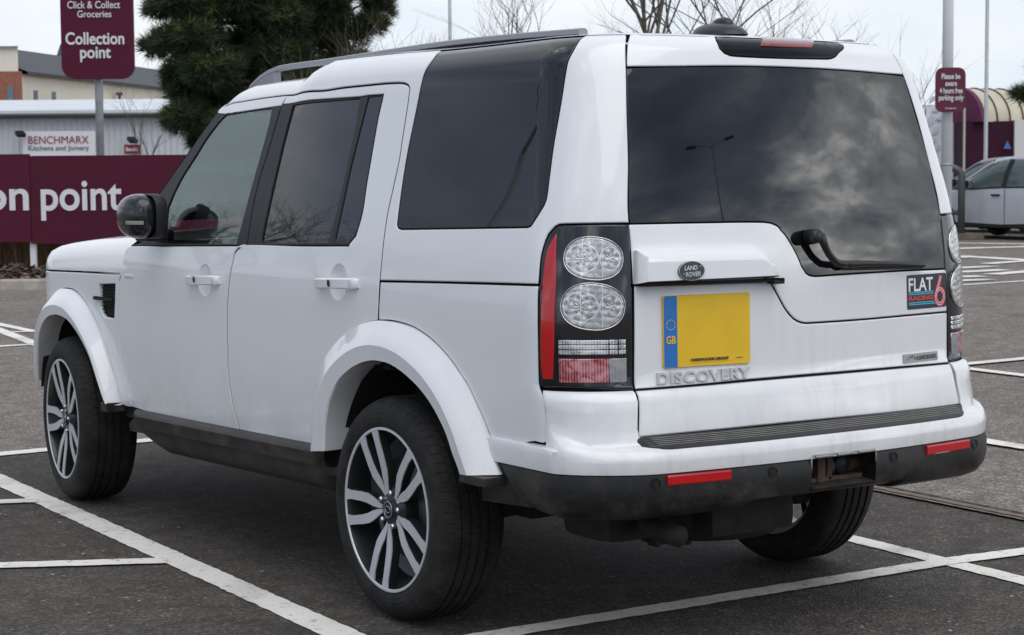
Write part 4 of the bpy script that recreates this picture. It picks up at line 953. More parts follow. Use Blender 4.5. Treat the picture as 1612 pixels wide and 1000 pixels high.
# ------------------------------------------------------------------ tailgate
def tailgate():
    G = D['glass']
    topL = [(.652, 1.955), (.650, 1.86)] 
    bk = [(.252, 1.955)] + D['brake'][1:12] + [(-.44, 1.955)]
    spo = [(.652, 1.955), (.651, 1.86), (.650, 1.769)] + [(u, v+.001) for u, v in G[1:8]] + [(-.650, 1.769), (-.651, 1.86), (-.652, 1.955)] + bk[::-1]
    glow = [G[i] for i in range(16, 37)]
    low = D['gap_low']; mid = D['gap_mid']; bot = D['tg_bot']
    up = [(.6485, 1.3095)] + [(u, v-.002) for u, v in glow[::-1]][1:] + [(-.6545, low[-1][1])] + low[::-1][1:-1] + [(.6485, low[0][1])]
    md = low[:-1] + [(-.6545, low[-1][1])] + [(-.651, mid[-1][1])] + mid[::-1][1:-1] + [(.6495, mid[0][1])]
    lo = [(.6495, mid[0][1])] + mid[1:-1] + [(-.651, mid[-1][1])] + [(-.652, .684)] + bot[::-1][1:-1] + [(.651, .690)]
    tg = panel('tailgate', PAINT, car, [dict(loop=spo, gap=.002), dict(loop=up), dict(loop=md, gap=.0022), dict(loop=lo, gap=.0022, edge=.006)])
    panel('rear_window', GLASSD, tg, [dict(loop=G, depth=.004, gap=-.0005, edge=.002, wall=.008, grid=.05)])
    panel('brake_lamp', mat('lamp_black', (.006, .006, .007), .12, spec=.22), tg, [dict(loop=bk, depth=.001, gap=.0008, edge=.004)])
    r_ = D['brake_red']
    panel('brake_light_lens', REDD, tg, [dict(loop=[r_[0], r_[1], r_[2], r_[3], r_[4], r_[5]], depth=-.001, gap=0, edge=.002, wall=.004)])
    # handle bar
    base = ccw(catmull(D['bar'], .02, 14)); 
    def top_shrink(lp, d): 
        r = []
        o = offset(lp, d)
        for a, b in zip(lp, o): r.append(Vector((b.x, a.y+(b.y-a.y)*(1.7 if a.y > 1.19 else .25))))
        return r
    mb = MB(); rows = []
    for d, l in ((0.0, -.004), (0.0, .020), (.004, .030), (.017, .047), (.022, .050)):
        lp = top_shrink(base, d); rows.append([Vector(P(q.x, q.y))+Pn(q.x, q.y)*l for q in lp])
    mb.strip(rows, closed=True)
    lp = top_shrink(base, .022); pts = lp; vo, eo, fo, *_ = delaunay_2d_cdt(pts, [(i, (i+1) % len(pts)) for i in range(len(pts))], [], 0, 1e-7)
    ok = [f for f in fo if inside(sum((vo[i] for i in f), Vector((0, 0)))/3, lp)]
    mb.add([Vector(P(q.x, q.y))+Pn(q.x, q.y)*.050 for q in vo], ok)
    h = mb.build('tailgate_handle', PAINT, tg); smooth_by_angle(h, 28)
    un = MB(); a, b = D['bar'][-1], D['bar'][-3]
    un.strip([[Vector(P(.635-.50*i/10, 1.1355))+Pn(.4, 1.1355)*z for z in (0, .044)] for i in range(11)])
    un.strip([[Vector(P(.635-.50*i/10, zz_))+Pn(.4, 1.13)*l for zz_, l in ((1.135, .040), (1.127, .038), (1.125, .0))] for i in range(11)])
    un.build('handle_underside', BLACKM, tg)
    bl = MB(); q0 = Vector(P(.158, 1.128)); bl.box(q0+Vector((0, -.022, .0)), (.045, .032, .018), bev=.005); bl.build('number_plate_light', BLACKM, tg)
    # oval badge
    bc = D['badge'][0]; 
    ov = MB(); n_ = 40
    def ell(a, b, l, tilt=.03): return on_skin([(a*cos(2*pi*k/n_), b*sin(2*pi*k/n_), 0) for k in range(n_)], bc[0], bc[1]-.003, 1, l, tilt)
    ov.strip([ell(.0445, .0275, .050), ell(.0445, .0275, .054), ell(.042, .025, .0555)], closed=True); ov.add(ell(.042, .025, .0555), [tuple(range(n_))])
    bo = ov.build('badge', [mat('badge_green', (.012, .030, .022), .25, coat=.7)], tg)
    tx = MB(); 
    for s, x, y, sz in (('LAND', -.004, .003, .0165), ('ROVER', .002, -.0145, .0165)):
        V, Fs = text_mesh(s, sz, bold=.0006, extrude=.0006, align='CENTER', shear=.15); tx.add([(a+x, b+y, c) for a, b, c in V], Fs, 0, False)
    for (x, y) in ((.027, .011), (-.031, -.008)): tx.add([(x, y, 0), (x+.006, y, 0), (x+.006, y+.002, 0), (x, y+.002, 0)], [(0, 1, 2, 3)], 0, False)
    tx.v = [tuple(p) for p in on_skin(tx.v, bc[0], bc[1]-.003, 1, .0568, .03)]
    rm = ell(.0432, .0262, .0556); tx.tube(rm+[rm[0]], .0009, n=5, cap=False)
    tx.build('badge_lettering', SILVER, tg)
    # number plate
    pc = D['plate']; cx = sum(p[0] for p in pc)/4; cy = sum(p[1] for p in pc)/4; tl = atan2(pc[1][1]-pc[0][1], pc[0][0]-pc[1][0])
    pw, ph = .3075/2, .2125/2
    def rr(w_, h_, r, x0=0, n=5):
        o = []
        for (sx_, sy_, a0) in ((1, 1, 0), (-1, 1, 90), (-1, -1, 180), (1, -1, 270)):
            for k in range(n+1):
                t = radians(a0+90*k/n); o.append((x0+sx_*(w_-r)+r*cos(t), sy_*(h_-r)+r*sin(t), 0))
        return o
    pl = MB(); o = rr(pw, ph, .009)
    pl.strip([on_skin(o, cx, cy, 1, .001, tl), on_skin(o, cx, cy, 1, .007, tl), on_skin([(x*.992, y*.990, 0) for x, y, z in o], cx, cy, 1, .0082, tl)], closed=True, smooth=False)
    f = on_skin([(x*.992, y*.990, 0) for x, y, z in o], cx, cy, 1, .0082, tl); pl.add(f, [tuple(range(len(f)))], 0, False)
    YEL = mat('plate_yellow', (.80, .50, .012), .35, coat=.4, var=.05, vscale=14)
    plo = pl.build('number_plate', YEL, tg)
    bb = MB(); xb = -pw+.0465; o2 = [p for p in rr(pw-.0015, ph-.0015, .008) if p[0] < -pw+.03]
    o2 = [(xb, ph-.0015, 0)]+o2+[(xb, -ph+.0015, 0)]; f = on_skin(o2, cx, cy, 1, .0090, tl); bb.add(f, [tuple(range(len(f)))], 0, False)
    bb.build('country_band', mat('plate_blue', (.012, .16, .50), .35, coat=.4), plo)
    gb = MB(); V, Fs = text_mesh('GB', .032, bold=.0008, extrude=.0002, align='CENTER', sx=.78); gb.add([(x-pw+.024, y-.035, z) for x, y, z in V], Fs, 0, False)
    for k in range(12):
        t = 2*pi*k/12; a, b = -pw+.024+.0145*cos(t), .020+.0145*sin(t)
        st_ = [(a+(.0028 if i % 2 == 0 else .0012)*sin(pi*i/5), b+(.0028 if i % 2 == 0 else .0012)*cos(pi*i/5), 0) for i in range(10)]; gb.add(st_, [tuple(range(9, -1, -1))], 0, False)
    gb.v = [tuple(p) for p in on_skin(gb.v, cx, cy, 1, .0097, tl)]; gb.build('country_letters', YEL, plo)
    dl = MB(); V, Fs = text_mesh('HARWOODS GROUP', .0105, bold=.0006, extrude=.0002, align='CENTER', sx=1.32); dl.add([(x+.006, y-ph+.0165, z) for x, y, z in V], Fs, 0, False)
    dl.v = [tuple(p) for p in on_skin(dl.v, cx, cy, 1, .0092, tl)]; dl.build('dealer_lettering', mat('ink_black', (.02, .02, .02), .5), plo); dl = MB()
    dl.add([(x+.112, y-ph+.0185, 0) for x, y in ((-.012, 0), (.012, 0), (.012, .002), (-.012, .002))], [(0, 1, 2, 3)], 0, False)
    dl.v = [tuple(p) for p in on_skin(dl.v, cx, cy, 1, .0092, tl)]; dl.build('small_print', MAT['ink_black'], plo)
    # silver name letters under the plate
    q = D['disco']; V, Fs = text_mesh('DISCOVERY', .048, bold=.0014, extrude=.003, sx=1.0, space=1.06)
    xm = max(v[0] for v in V); x0_ = min(v[0] for v in V); wid = .331
    V = [((a-x0_)*wid/(xm-x0_), b, c) for a, b, c in V]
    lm = MB(); lm.add([tuple(p) for p in on_skin(V, .5765, .8375, 1, .0035, 0.0)], Fs, 0, False); lm.build('name_lettering', mat('letter_silver', (.60, .61, .62), .3, metal=.35), tg)
    # edition badge
    lb = MB(); xw, yh = .089, .0142; lc = (-.5015, .8535)
    o = rr(xw, yh, .002, n=2); lb.strip([on_skin(o, *lc, 1, 0), on_skin(o, *lc, 1, .004), on_skin([(x*.985, y*.92, 0) for x, y, z in o], *lc, 1, .0048)], closed=True, smooth=False)
    f = on_skin([(x*.985, y*.92, 0) for x, y, z in o], *lc, 1, .0048); lb.add(f, [tuple(range(len(f)))], 0, False)
    lbo = lb.build('edition_badge', mat('badge_silver', (.40, .41, .41), .32, metal=.7), tg)
    lt = MB(); V, Fs = text_mesh('LANDMARK', .0205, bold=.0004, extrude=.0004, sx=.95); lt.add([(x-.022, y-.008, z) for x, y, z in V], Fs, 0, False)
    zig = [(-.072, -.006), (-.056, .007), (-.050, .000), (-.043, .009), (-.034, -.006), (-.030, .002), (-.025, -.006)]
    for a, b in zip(zig, zig[1:]):
        d_ = Vector((b[0]-a[0], b[1]-a[1])).normalized()*.0011; lt.add([(a[0]-d_.y, a[1]+d_.x, .0004), (b[0]-d_.y, b[1]+d_.x, .0004), (b[0]+d_.y, b[1]-d_.x, .0004), (a[0]+d_.y, a[1]-d_.x, .0004)], [(0, 1, 2, 3)], 0, False)
    lt.v = [tuple(p) for p in on_skin(lt.v, *lc, 1, .0053)]; lt.build('edition_lettering', mat('badge_engraving', (.10, .10, .10), .4), lbo)
    # club sticker
    f6 = D['flat6']; cx = sum(p[0] for p in f6)/4; cy = sum(p[1] for p in f6)/4; hw_, hh = .104, .0555
    stk = MB(); o = rr(hw_, hh, .006, n=3); 
    nn_ = len(o); half = sorted(set(round(p[0], 5) for p in o)); xs_g = sorted(set([half[0]+(half[-1]-half[0])*i/14 for i in range(15)]+half))
    def yext(x):
        c = hw_-.006-abs(x); return hh if c >= 0 else hh-.006+sqrt(max(0, .006**2-c*c))
    stk.strip([on_skin([(x, yext(x)*q/4, 0) for q in range(-4, 5)], cx, cy, 1, .0012) for x in xs_g], 0, False)
    so_ = stk.build('sticker', mat('sticker_navy', (.010, .014, .028), .4), tg)
    white = MB(); V, Fs = text_mesh('FLAT', .060, bold=.0011, extrude=.0001, sx=.86); x0_ = min(v[0] for v in V); xm = max(v[0] for v in V)
    white.add([((x-x0_)*.128/(xm-x0_)-.096, y+.003, z) for x, y, z in V], Fs, 0, False)
    def ribbon(mb, pts, wd, z=0.0):
        pts = [Vector((a, b)) for a, b in pts]; A = []; B = []
        if len(pts) == 2: pts = [pts[0].lerp(pts[1], i/12) for i in range(13)]
        for i, p in enumerate(pts):
            d = (pts[min(i+1, len(pts)-1)]-pts[max(i-1, 0)]).normalized(); n = Vector((-d.y, d.x)); A.append((*(p+n*wd/2), z)); B.append((*(p-n*wd/2), z))
        mb.add(A+B, [(i, i+1, len(A)+i+1, len(A)+i) for i in range(len(A)-1)], 0, False)
    six = []
    for k in range(41):
        t = radians(150-k*9.2*1.0); six.append((.0685+.0225*cos(t), -.0205+.0245*sin(t)))
    stem = [(.0755, .047), (.0665, .026), (.056, .006), (.0485, -.010), (.0462, -.022)]
    red = MB(); ribbon(red, stem, .017, .0); ribbon(red, [(.0685+.0225*cos(t*pi/30), -.0205+.0245*sin(t*pi/30)) for t in range(61)], .017, .00005)
    for sgn in (-.0035, .0035):
        ribbon(white, [(x+sgn, y) for x, y in stem], .0018, .0003); ribbon(white, [(.0685+(.0225+sgn)*cos(t*pi/30), -.0205+(.0245+sgn)*sin(t*pi/30)) for t in range(61)], .0018, .00035)
    V, Fs = text_mesh('RACING', .0185, bold=.0009, extrude=.0001, sx=1.25); x0_ = min(v[0] for v in V); xm = max(v[0] for v in V)
    red.add([((x-x0_)*.130/(xm-x0_)-.096, y-.0265, z) for x, y, z in V], Fs, 0, False)
    blu = MB()
    for y, x1_ in ((-.0015, .034), (-.0075, .034), (-.0345, .036), (-.0405, .044)): ribbon(blu, [(-.096, y), (x1_, y)], .0034)
    for mbb, nm_, mt_, lf in ((white, 'sticker_white_print', mat('print_white', (.8, .8, .8), .4), .0018), (red, 'sticker_red_print', mat('print_red', (.60, .03, .045), .4), .0016), (blu, 'sticker_blue_print', mat('print_blue', (.05, .42, .55), .4), .0016)):
        mbb.v = [tuple(p) for p in on_skin(mbb.v, cx, cy, 1, lf)]; mbb.build(nm_, mt_, so_)
    # wiper
    wp = D['wiper']; pts = catmull(wp, .02, 80, False)
    W_ = MB(); P3 = [Vector(P(p.x, p.y))+Pn(p.x, p.y)*(.040-.012*min(1, i/8)) for i, p in enumerate(pts)]
    k1 = next(i for i, p in enumerate(pts) if p.x < -.115)
    W_.tube(P3[:k1+1], [.013]*2+[.0115]*(k1-1), n=10)
    W_.tube(P3[k1:], [.0115]*3+[.0105-.006*(i/max(1, len(P3)-k1-3)) for i in range(len(P3)-k1-3)], n=10)
    q = Vector(P(.003, 1.255)); nn = Pn(.003, 1.255)
    W_.lathe([(0.03, 0), (.03, .018), (.024, .022), (-.018, .024), (-.018, 0)], Vector((0, 0, 0)), 'x', 20)
    n0 = len(W_.v)-20*5; rot = Vector((1, 0, 0)).rotation_difference(nn).to_matrix()
    for i in range(n0, len(W_.v)): W_.v[i] = tuple(rot @ Vector(W_.v[i]) + q + nn*.022)
    W_.tube([q+nn*.03, P3[0]], .014, n=10)
    W_.build('rear_wiper', mat('wiper_black', (.014, .014, .015), .45), tg)
    bl_ = MB(); bs = [Vector(P(-.115-.40*i/16, 1.158-.010*(i/16)))+Pn(-.115-.40*i/16, 1.158)*.012 for i in range(17)]
    bl_.strip([[p+Vector((0, 0, .007)), p+Vector((0, -.010, .0)), p+Vector((0, .008, -.010))] for p in bs], closed=True); bl_.build('wiper_blade', RUBBER, tg)
tailgate()
# ------------------------------------------------------------------ wheels
RIMS = mat('diamond_cut_alloy', (.60, .61, .63), .38, metal=.35, bump=.02, bscale=90)
RIMD = mat('dark_alloy', (.030, .031, .034), .35, metal=.4, coat=.4)
BARREL = mat('barrel_alloy', (.55, .55, .56), .45, metal=.3)
def tyre_mat():
    mt, n, l, b = node_mat('tyre_rubber')
    t = n.new('ShaderNodeTexCoord'); s = n.new('ShaderNodeSeparateXYZ'); l.new(t.outputs['Object'], s.inputs[0])
    an = mathn(n, l, 'ARCTAN2', s.outputs[1], s.outputs[2]); r = mathn(n, l, 'SQRT', mathn(n, l, 'ADD', mathn(n, l, 'MULTIPLY', s.outputs[1], s.outputs[1]), mathn(n, l, 'MULTIPLY', s.outputs[2], s.outputs[2])))
    k = mathn(n, l, 'FLOOR', mathn(n, l, 'MULTIPLY', s.outputs[0], 27.0))
    ph = mathn(n, l, 'ADD', mathn(n, l, 'MULTIPLY', an, 11.0), mathn(n, l, 'MULTIPLY_ADD', k, .37, mathn(n, l, 'MULTIPLY', s.outputs[0], 6.0)))
    fr = mathn(n, l, 'FRACT', ph); sip = rampn(n, l, fr, [(.0, 0.0), (.05, 1.0), (.95, 1.0), (1.0, 0.0)])
    tr = n.new('ShaderNodeMapRange'); l.new(r, tr.inputs[0]); tr.inputs[1].default_value = .342; tr.inputs[2].default_value = .352
    lug = mathn(n, l, 'MULTIPLY', tr.outputs[0], mathn(n, l, 'SUBTRACT', 1.0, sip))
    rib = mathn(n, l, 'SINE', mathn(n, l, 'MULTIPLY', r, 420.0))
    h = mathn(n, l, 'SUBTRACT', mathn(n, l, 'MULTIPLY', rib, .03), lug)
    bp = nd(n, 'ShaderNodeBump', Strength=1.0, Distance=.010); l.new(h, bp.inputs['Height']); l.new(bp.outputs[0], b.inputs['Normal'])
    ns = nd(n, 'ShaderNodeTexNoise', Scale=12.0, Detail=7.0, Roughness=.65); l.new(t.outputs['Object'], ns.inputs['Vector'])
    base = mixc(n, l, rampn(n, l, ns.outputs[0], [(.35, 0.0), (.75, 1.0)]), (.010, .010, .0105), (.036, .033, .030))
    l.new(mixc(n, l, lug, base, (.050, .044, .038)), b.inputs['Base Color']); b.inputs['Roughness'].default_value = .75; b.inputs['Specular IOR Level'].default_value = .25
    return mt
TYRE = tyre_mat()
def wheel_meshes():
    rim = MB()
    # face at x = 0 (outer side towards -x)
    rim.lathe([(.004, .2705), (-.004, .2700), (-.005, .2625), (-.001, .2600)], (0, 0, 0), 'x', 96, 0)
    rim.lathe([(-.001, .2600), (.020, .2545), (.045, .2500), (.10, .235)], (0, 0, 0), 'x', 96, 1)
    rim.lathe([(.10, .235), (.20, .240), (.225, .262), (.235, .270)], (0, 0, 0), 'x', 96, 2)
    for k in range(5):
        a = radians(24+72*k)
        for sg in (-1, 1):
            ctr = [(.263, .0445), (.225, .0430), (.165, .0385), (.130, .0330), (.100, .0215), (.075, .0125), (.050, .0065)]
            wd = [.040, .0300, .0320, .0335, .0300, .0200, .0110]
            dep = [-.0035, -.003, .002, .006, .010, .013, .015]
            A = []; B = []
            for i, ((r, t), w_, dx) in enumerate(zip(ctr, wd, dep)):
                d = Vector(ctr[min(i+1, 6)])-Vector(ctr[max(i-1, 0)]); n = Vector((-d.y, d.x)).normalized()
                for lst, q in ((A, 1), (B, -1)):
                    rr_, tt = r+n.x*q*w_/2, t+n.y*q*w_/2
                    tt *= sg
                    # up = +z, towards the front (+y) is left for the left-hand wheel
                    y = rr_*sin(a)+tt*cos(a); z = rr_*cos(a)-tt*sin(a)
                    lst.append(Vector((dx, y, z)))
            rim.strip([[p, q] for p, q in zip(A, B)], 0, False)
            for lst in (A, B): 
                rim.strip([[p, p+Vector((.004, 0, 0))] for p in lst], 0, False)
                rim.strip([[p+Vector((.004, 0, 0)), p+Vector((.034, 0, 0))+Vector((0, 0, 0))] for p in lst], 1, False)
        # dark web between the two legs and the hub
        r0, r1 = .05, .245
        web = []
        for r, t, dx in ((.05, .018, .024), (.10, .034, .022), (.16, .046, .020), (.25, .054, .014)):
            web.append([Vector((dx, r*sin(a)+q*t*cos(a), r*cos(a)-q*t*sin(a))) for q in (-1, -.5, .5, 1)])
        rim.strip([[r_[0], r_[1]] for r_ in web[:2]], 1); rim.strip([[r_[2], r_[3]] for r_ in web[:2]], 1); rim.strip([[r_[1], r_[2]] for r_ in web[:2]], 1)
    rim.lathe([(.016, 0), (.016, .047), (.019, .055), (.030, .075), (.050, .082), (.10, .082)], (0, 0, 0), 'x', 40, 1)
    hub = MB(); hub.lathe([(.006, 0), (.006, .024), (.0075, .0265), (.010, .0275), (.010, .031), (.018, .033)], (0, 0, 0), 'x', 32, 0)
    for k in range(40): pass
    ov = []; 
    hub.tube([(.0062, .0262*cos(2*pi*k/32), .0262*sin(2*pi*k/32)) for k in range(33)], .0014, 1, n=5, cap=False)
    hub.tube([(.0055, .017*cos(2*pi*k/24), .0105*sin(2*pi*k/24)) for k in range(25)], .0012, 1, n=5, cap=False)
    for k in range(5):
        a = radians(60+72*k); hub.lathe([(.004, 0), (.004, .007), (.008, .0095), (.03, .0095)], (0, .057*sin(a), .057*cos(a)), 'x', 6, 1, smooth=False)
    disc = MB(); disc.lathe([(.075, .05), (.075, .165), (.10, .165), (.10, .05)], (0, 0, 0), 'x', 48, 0)
    disc.box((.075, .125, .04), (.07, .09, .19), 1, bev=.01)
    ty = MB(); pr = [(.020, .255), (.006, .262), (-.001, .2705), (-.005, .280), (-.0085, .295), (-.0075, .315), (-.001, .336), (.010, .350), (.022, .3585), (.036, .3640)]
    g = [.060, .094, .128, .162, .196]
    for c_ in g[:-1]:
        pr += [(c_-.0055, .3685), (c_-.0045, .361), (c_+.0045, .361), (c_+.0055, .3685)]
    pr += [(.190, .3675), (.205, .3640), (.222, .3560), (.236, .340), (.246, .315), (.246, .295), (.240, .272), (.225, .262)]
    ty.lathe(pr, (0, 0, 0), 'x', 120, 0)
    return rim, hub, disc, ty
RIMB, HUBB, DISCB, TYB = wheel_meshes()
wproto = None
def place(o, loc, par=None):
    o.location = loc; return o
for (sx_, wy, steer) in ((-1, 0, 0), (-1, 2.885, -5.8), (1, 0, 0), (1, 2.885, -5.8)):
    cloc = Vector((sx_*.9343, wy, .3657))-Vector(car.location)
    if wproto is None:
        wl = RIMB.build('wheel', [RIMS, RIMD, BARREL], car); smooth_by_angle(wl, 30)
        ch = [TYB.build('tyre', TYRE, wl), HUBB.build('hub_cap', [BLACKM, SILVER], wl), DISCB.build('brake_disc', [mat('brake_steel', (.10, .095, .09), .5, metal=.7, var=.4, vscale=20), UNDER], wl)]
        smooth_by_angle(ch[0], 40); wproto = (wl, ch)
    else:
        wl = wproto[0].copy(); C.objects.link(wl); ch = []
        for q in wproto[1]:
            c2 = q.copy(); C.objects.link(c2); c2.parent = wl; ch.append(c2)
    wl.location = cloc; wl.rotation_euler = (0, 0, radians(steer)+(pi if sx_ > 0 else 0))
    for q in ch: q.location = (0, 0, 0)
    wl['label'] = {(-1, 0): 'rear wheel nearest the viewer, two-tone five-spoke alloy', (-1, 2.885): 'front wheel on the near side, turned slightly', (1, 0): 'rear wheel on the far side under the bumper', (1, 2.885): 'front wheel on the far side'}[(sx_, wy)]
# wheel-arch liners
def liner(mir):
    for yc, r in ((-.04, .465), (2.885, .46)):
        mb = MB(); rows = []
        for k in range(25):
            t = .10+(pi-.20)*k/24; rows.append([Vector((x, yc+r*cos(t), .42+r*.98*sin(t))) for x in (-.865, -.80, -.60, -.52)])
        mb.strip(rows); mb.add([r_[-1] for r_ in rows], [tuple(range(25))], 0, False)
        mb.build('wheel_arch_liner', mat('liner_black', (.012, .011, .010), .9, var=.5, vscale=14), car, mirror=mir)
both(liner)

# ------------------------------------------------------------------ door handles, mirror, rails, aerial
def handles(mir):
    doors = [o for o in car.children if o.name.startswith(('front_door', 'rear_door'))]
    for key, sc, dn in (('handleF', 'scoopF', 'front_door'), ('handleR', 'scoopR', 'rear_door')):
        par = sorted([o for o in doors if o.name.startswith(dn)], key=lambda o: o.name)[1 if mir else 0]
        h = D[key]; u1, u0 = h[0][0], h[1][0]; vm = (h[0][1]+h[2][1])/2; vslope = (h[0][1]-h[1][1])/(u1-u0)
        su, sv = D[sc][0]; R_ = .0615
        mb = MB(); rows = []
        for j in range(9):
            r = R_*(1-j/8*.999); d = .020*(1-(r/R_)**2)**.8+.0012
            rows.append([Vector(P(su+r*cos(2*pi*k/36), sv+r*1.02*sin(2*pi*k/36)))-Pn(su, sv)*d for k in range(36)])
        mb.strip(rows, closed=True)
        mb.build('handle_recess', PAINT, par, mirror=mir)
        hb = MB(); rows = []; n_ = 26
        for k in range(n_+1):
            t = k/n_; u = u0+(u1-u0)*t; vc = vm+vslope*(u-(u0+u1)/2)
            e = min(1, min(t, 1-t)/.045); e = sqrt(max(0.0, 1-(1-e)**2)) if e < 1 else 1
            hh = .0185*(.75+.25*e); lift = .012+.030*min(1, sin(pi*t)**.5)*.85
            if t in (0, 1): lift = .006
            n = Pn(u, vc); p = lambda dv, l: Vector(P(u, vc+dv))+n*l
            rows.append([p(-hh, lift-.012), p(-hh, lift-.004), p(-hh+.004, lift), p(hh-.006, lift+.002), p(hh, lift-.003), p(hh, lift-.012)])
        hb.strip(rows, closed=True); hb.add(rows[0], [tuple(range(6))]); hb.add(rows[-1], [tuple(range(5, -1, -1))])
        o = hb.build('door_handle', PAINT, par, mirror=mir); smooth_by_angle(o, 40)
        lk = MB(); lu, lv = D['lock'][0 if key == 'handleF' else 1]; n = Pn(lu, lv); c = Vector(P(lu, lv))+n*.041
        lk.add([c+Vector((0, .0095*cos(2*pi*k/16), .0125*sin(2*pi*k/16))) for k in range(16)], [tuple(range(16))]); lk.build('keyhole', RUBBER, par, mirror=mir)
def mirror_(mir):
    mb = MB(); c = Vector((-.985, 1.855, 1.290)); rows = []
    nu, nv = 28, 20
    # folded housing: rounded outer dome (towards the viewer's left/front), flat rim slab on the inner side
    for i in range(nv+1):
        ph = -pi/2+pi*i/nv; row = []
        for j in range(nu):
            th = 2*pi*j/nu; e = lambda v, p: abs(v)**p*(1 if v > 0 else -1)
            x = e(cos(ph), .75)*e(cos(th), .8); y = e(cos(ph), .75)*e(sin(th), .8); z = e(sin(ph), .75)
            row.append(c+Vector((x*.070, y*.118+.01*(1-z*z), z*.090*(1-.14*max(0, y)) + .004)))
        rows.append(row)
    mb.strip(rows, closed=True)
    o = mb.build('side_mirror', mat('mirror_black', (.012, .012, .014), .16, coat=.3), car, mirror=mir)
    # rim slab
    s = MB(); pr = []
    for k in range(36):
        t = 2*pi*k/36; e = lambda v, p: abs(v)**p*(1 if v > 0 else -1)
        pr.append((e(cos(t), .62)*.080, e(sin(t), .62)*.089))
    cc = c+Vector((.016, -.045, .0)); tilt = radians(-14)
    def sl(dx, sc): return [cc+Vector((dx+y*sin(tilt), y*cos(tilt)*sc, z*sc+.004)) for y, z in ((a, b) for a, b in pr)]
    s.strip([sl(-.012, .97), sl(-.004, 1.01), sl(.028, 1.01), sl(.036, .97), sl(.032, .93)], closed=True); s.add(sl(.032, .93), [tuple(range(36))])
    q = s.build('mirror_rim', BLACKM, o, mirror=mir); smooth_by_angle(q, 40)
    iv = MB(); rows = []
    for k in range(9):
        t = radians(158+k*9); rows.append([c+Vector((.0800*cos(t)-.004, -.152*sin(t)*.62+.0, -.028+dz+.001*k)) for dz in (-.008, .008)])
    iv = MB(); pts = []
    for k in range(11):
        th = radians(195+k*6); e = lambda v, p: abs(v)**p*(1 if v > 0 else -1); zn = -.24
        ph = math.asin(zn); x = e(cos(ph), .75)*e(cos(th), .8); y = e(cos(ph), .75)*e(sin(th), .8)
        pts.append(c+Vector((x*.0725, y*.121+.01, -.020)))
    iv.strip([[p+Vector((0, 0, -.0075)), p+Vector((-.001, 0, 0)), p+Vector((0, 0, .0075))] for p in pts]); iv.build('indicator_strip', mat('indicator_clear', (.26, .255, .245), .25, coat=.5), o, mirror=mir)
    st = MB(); st.box((-.90, 1.90, 1.215), (.12, .13, .05), bev=.015); st.box((-.925, 1.88, 1.235), (.05, .09, .06), bev=.01); st.build('mirror_foot', BLACKM, o, mirror=mir)
def rails(mir):
    mb = MB()
    pts = RAIL
    rows = []
    sec = [(-.018, -.006), (-.015, .008), (-.006, .012), (.008, .012), (.016, .007), (.018, -.006), (.010, -.009), (-.012, -.009)]
    cp = catmull(pts, .06, 70, False)
    for i, p in enumerate(cp):
        e = 1.0; rows.append([Vector((-RX_+a, p.x, p.y+b)) for a, b in sec])
    mb.strip(rows, closed=True); mb.add(rows[0], [tuple(range(8))]); mb.add(rows[-1], [tuple(range(7, -1, -1))])
    # feet running down into the roof
    y0, z0 = pts[0]
    ft = []
    for k in range(9):
        t = k/8; y = pts[2][0]+.02+(pts[0][0]-pts[2][0])*t; zt = pts[2][1]-.008-(pts[2][1]-pts[0][1]-.0)*t**2.2
        zb = 1.76
        ft.append([Vector((-RX_-.018, y, zb)), Vector((-RX_-.016, y, zt)), Vector((-RX_, y, zt+.008)), Vector((-RX_+.015, y, zt)), Vector((-RX_+.018, y, zb))])
    mb.strip(ft); mb.add(ft[0], [tuple(range(5))]); 
    o = mb.build('roof_rail', RAILM, car, mirror=mir); smooth_by_angle(o, 40)
    fi = MB(); q = [p for p in cp if p.x < .62]
    fi.strip([[Vector((-RX_-.012, p.x, 1.84)), Vector((-RX_-.014, p.x, p.y-.006)), Vector((-RX_+.012, p.x, p.y-.006))] for p in q]); fi.build('rail_base', BLACKM, o, mirror=mir)
both(handles); both(mirror_); both(rails)
def aerial():
    mb = MB(); c = Vector(AER); rows = []
    for i in range(13):
        ph = pi/2*i/12
        rows.append([c+Vector((.070*cos(ph)**.8*cos(t), .112*cos(ph)**.8*sin(t)+.02*sin(ph), .042*sin(ph))) for t in [2*pi*k/32 for k in range(32)]])
    mb.strip(rows, closed=True)
    rows = []
    for i in range(9):
        ph = pi/2*i/8; rows.append([c+Vector((.026*cos(ph)**.7*cos(t)+.010, .045*cos(ph)**.7*sin(t), .036+.024*sin(ph))) for t in [2*pi*k/24 for k in range(24)]])
    mb.strip(rows, closed=True); mb.build('roof_aerial', mat('aerial_black', (.020, .021, .024), .38), car)
aerial()

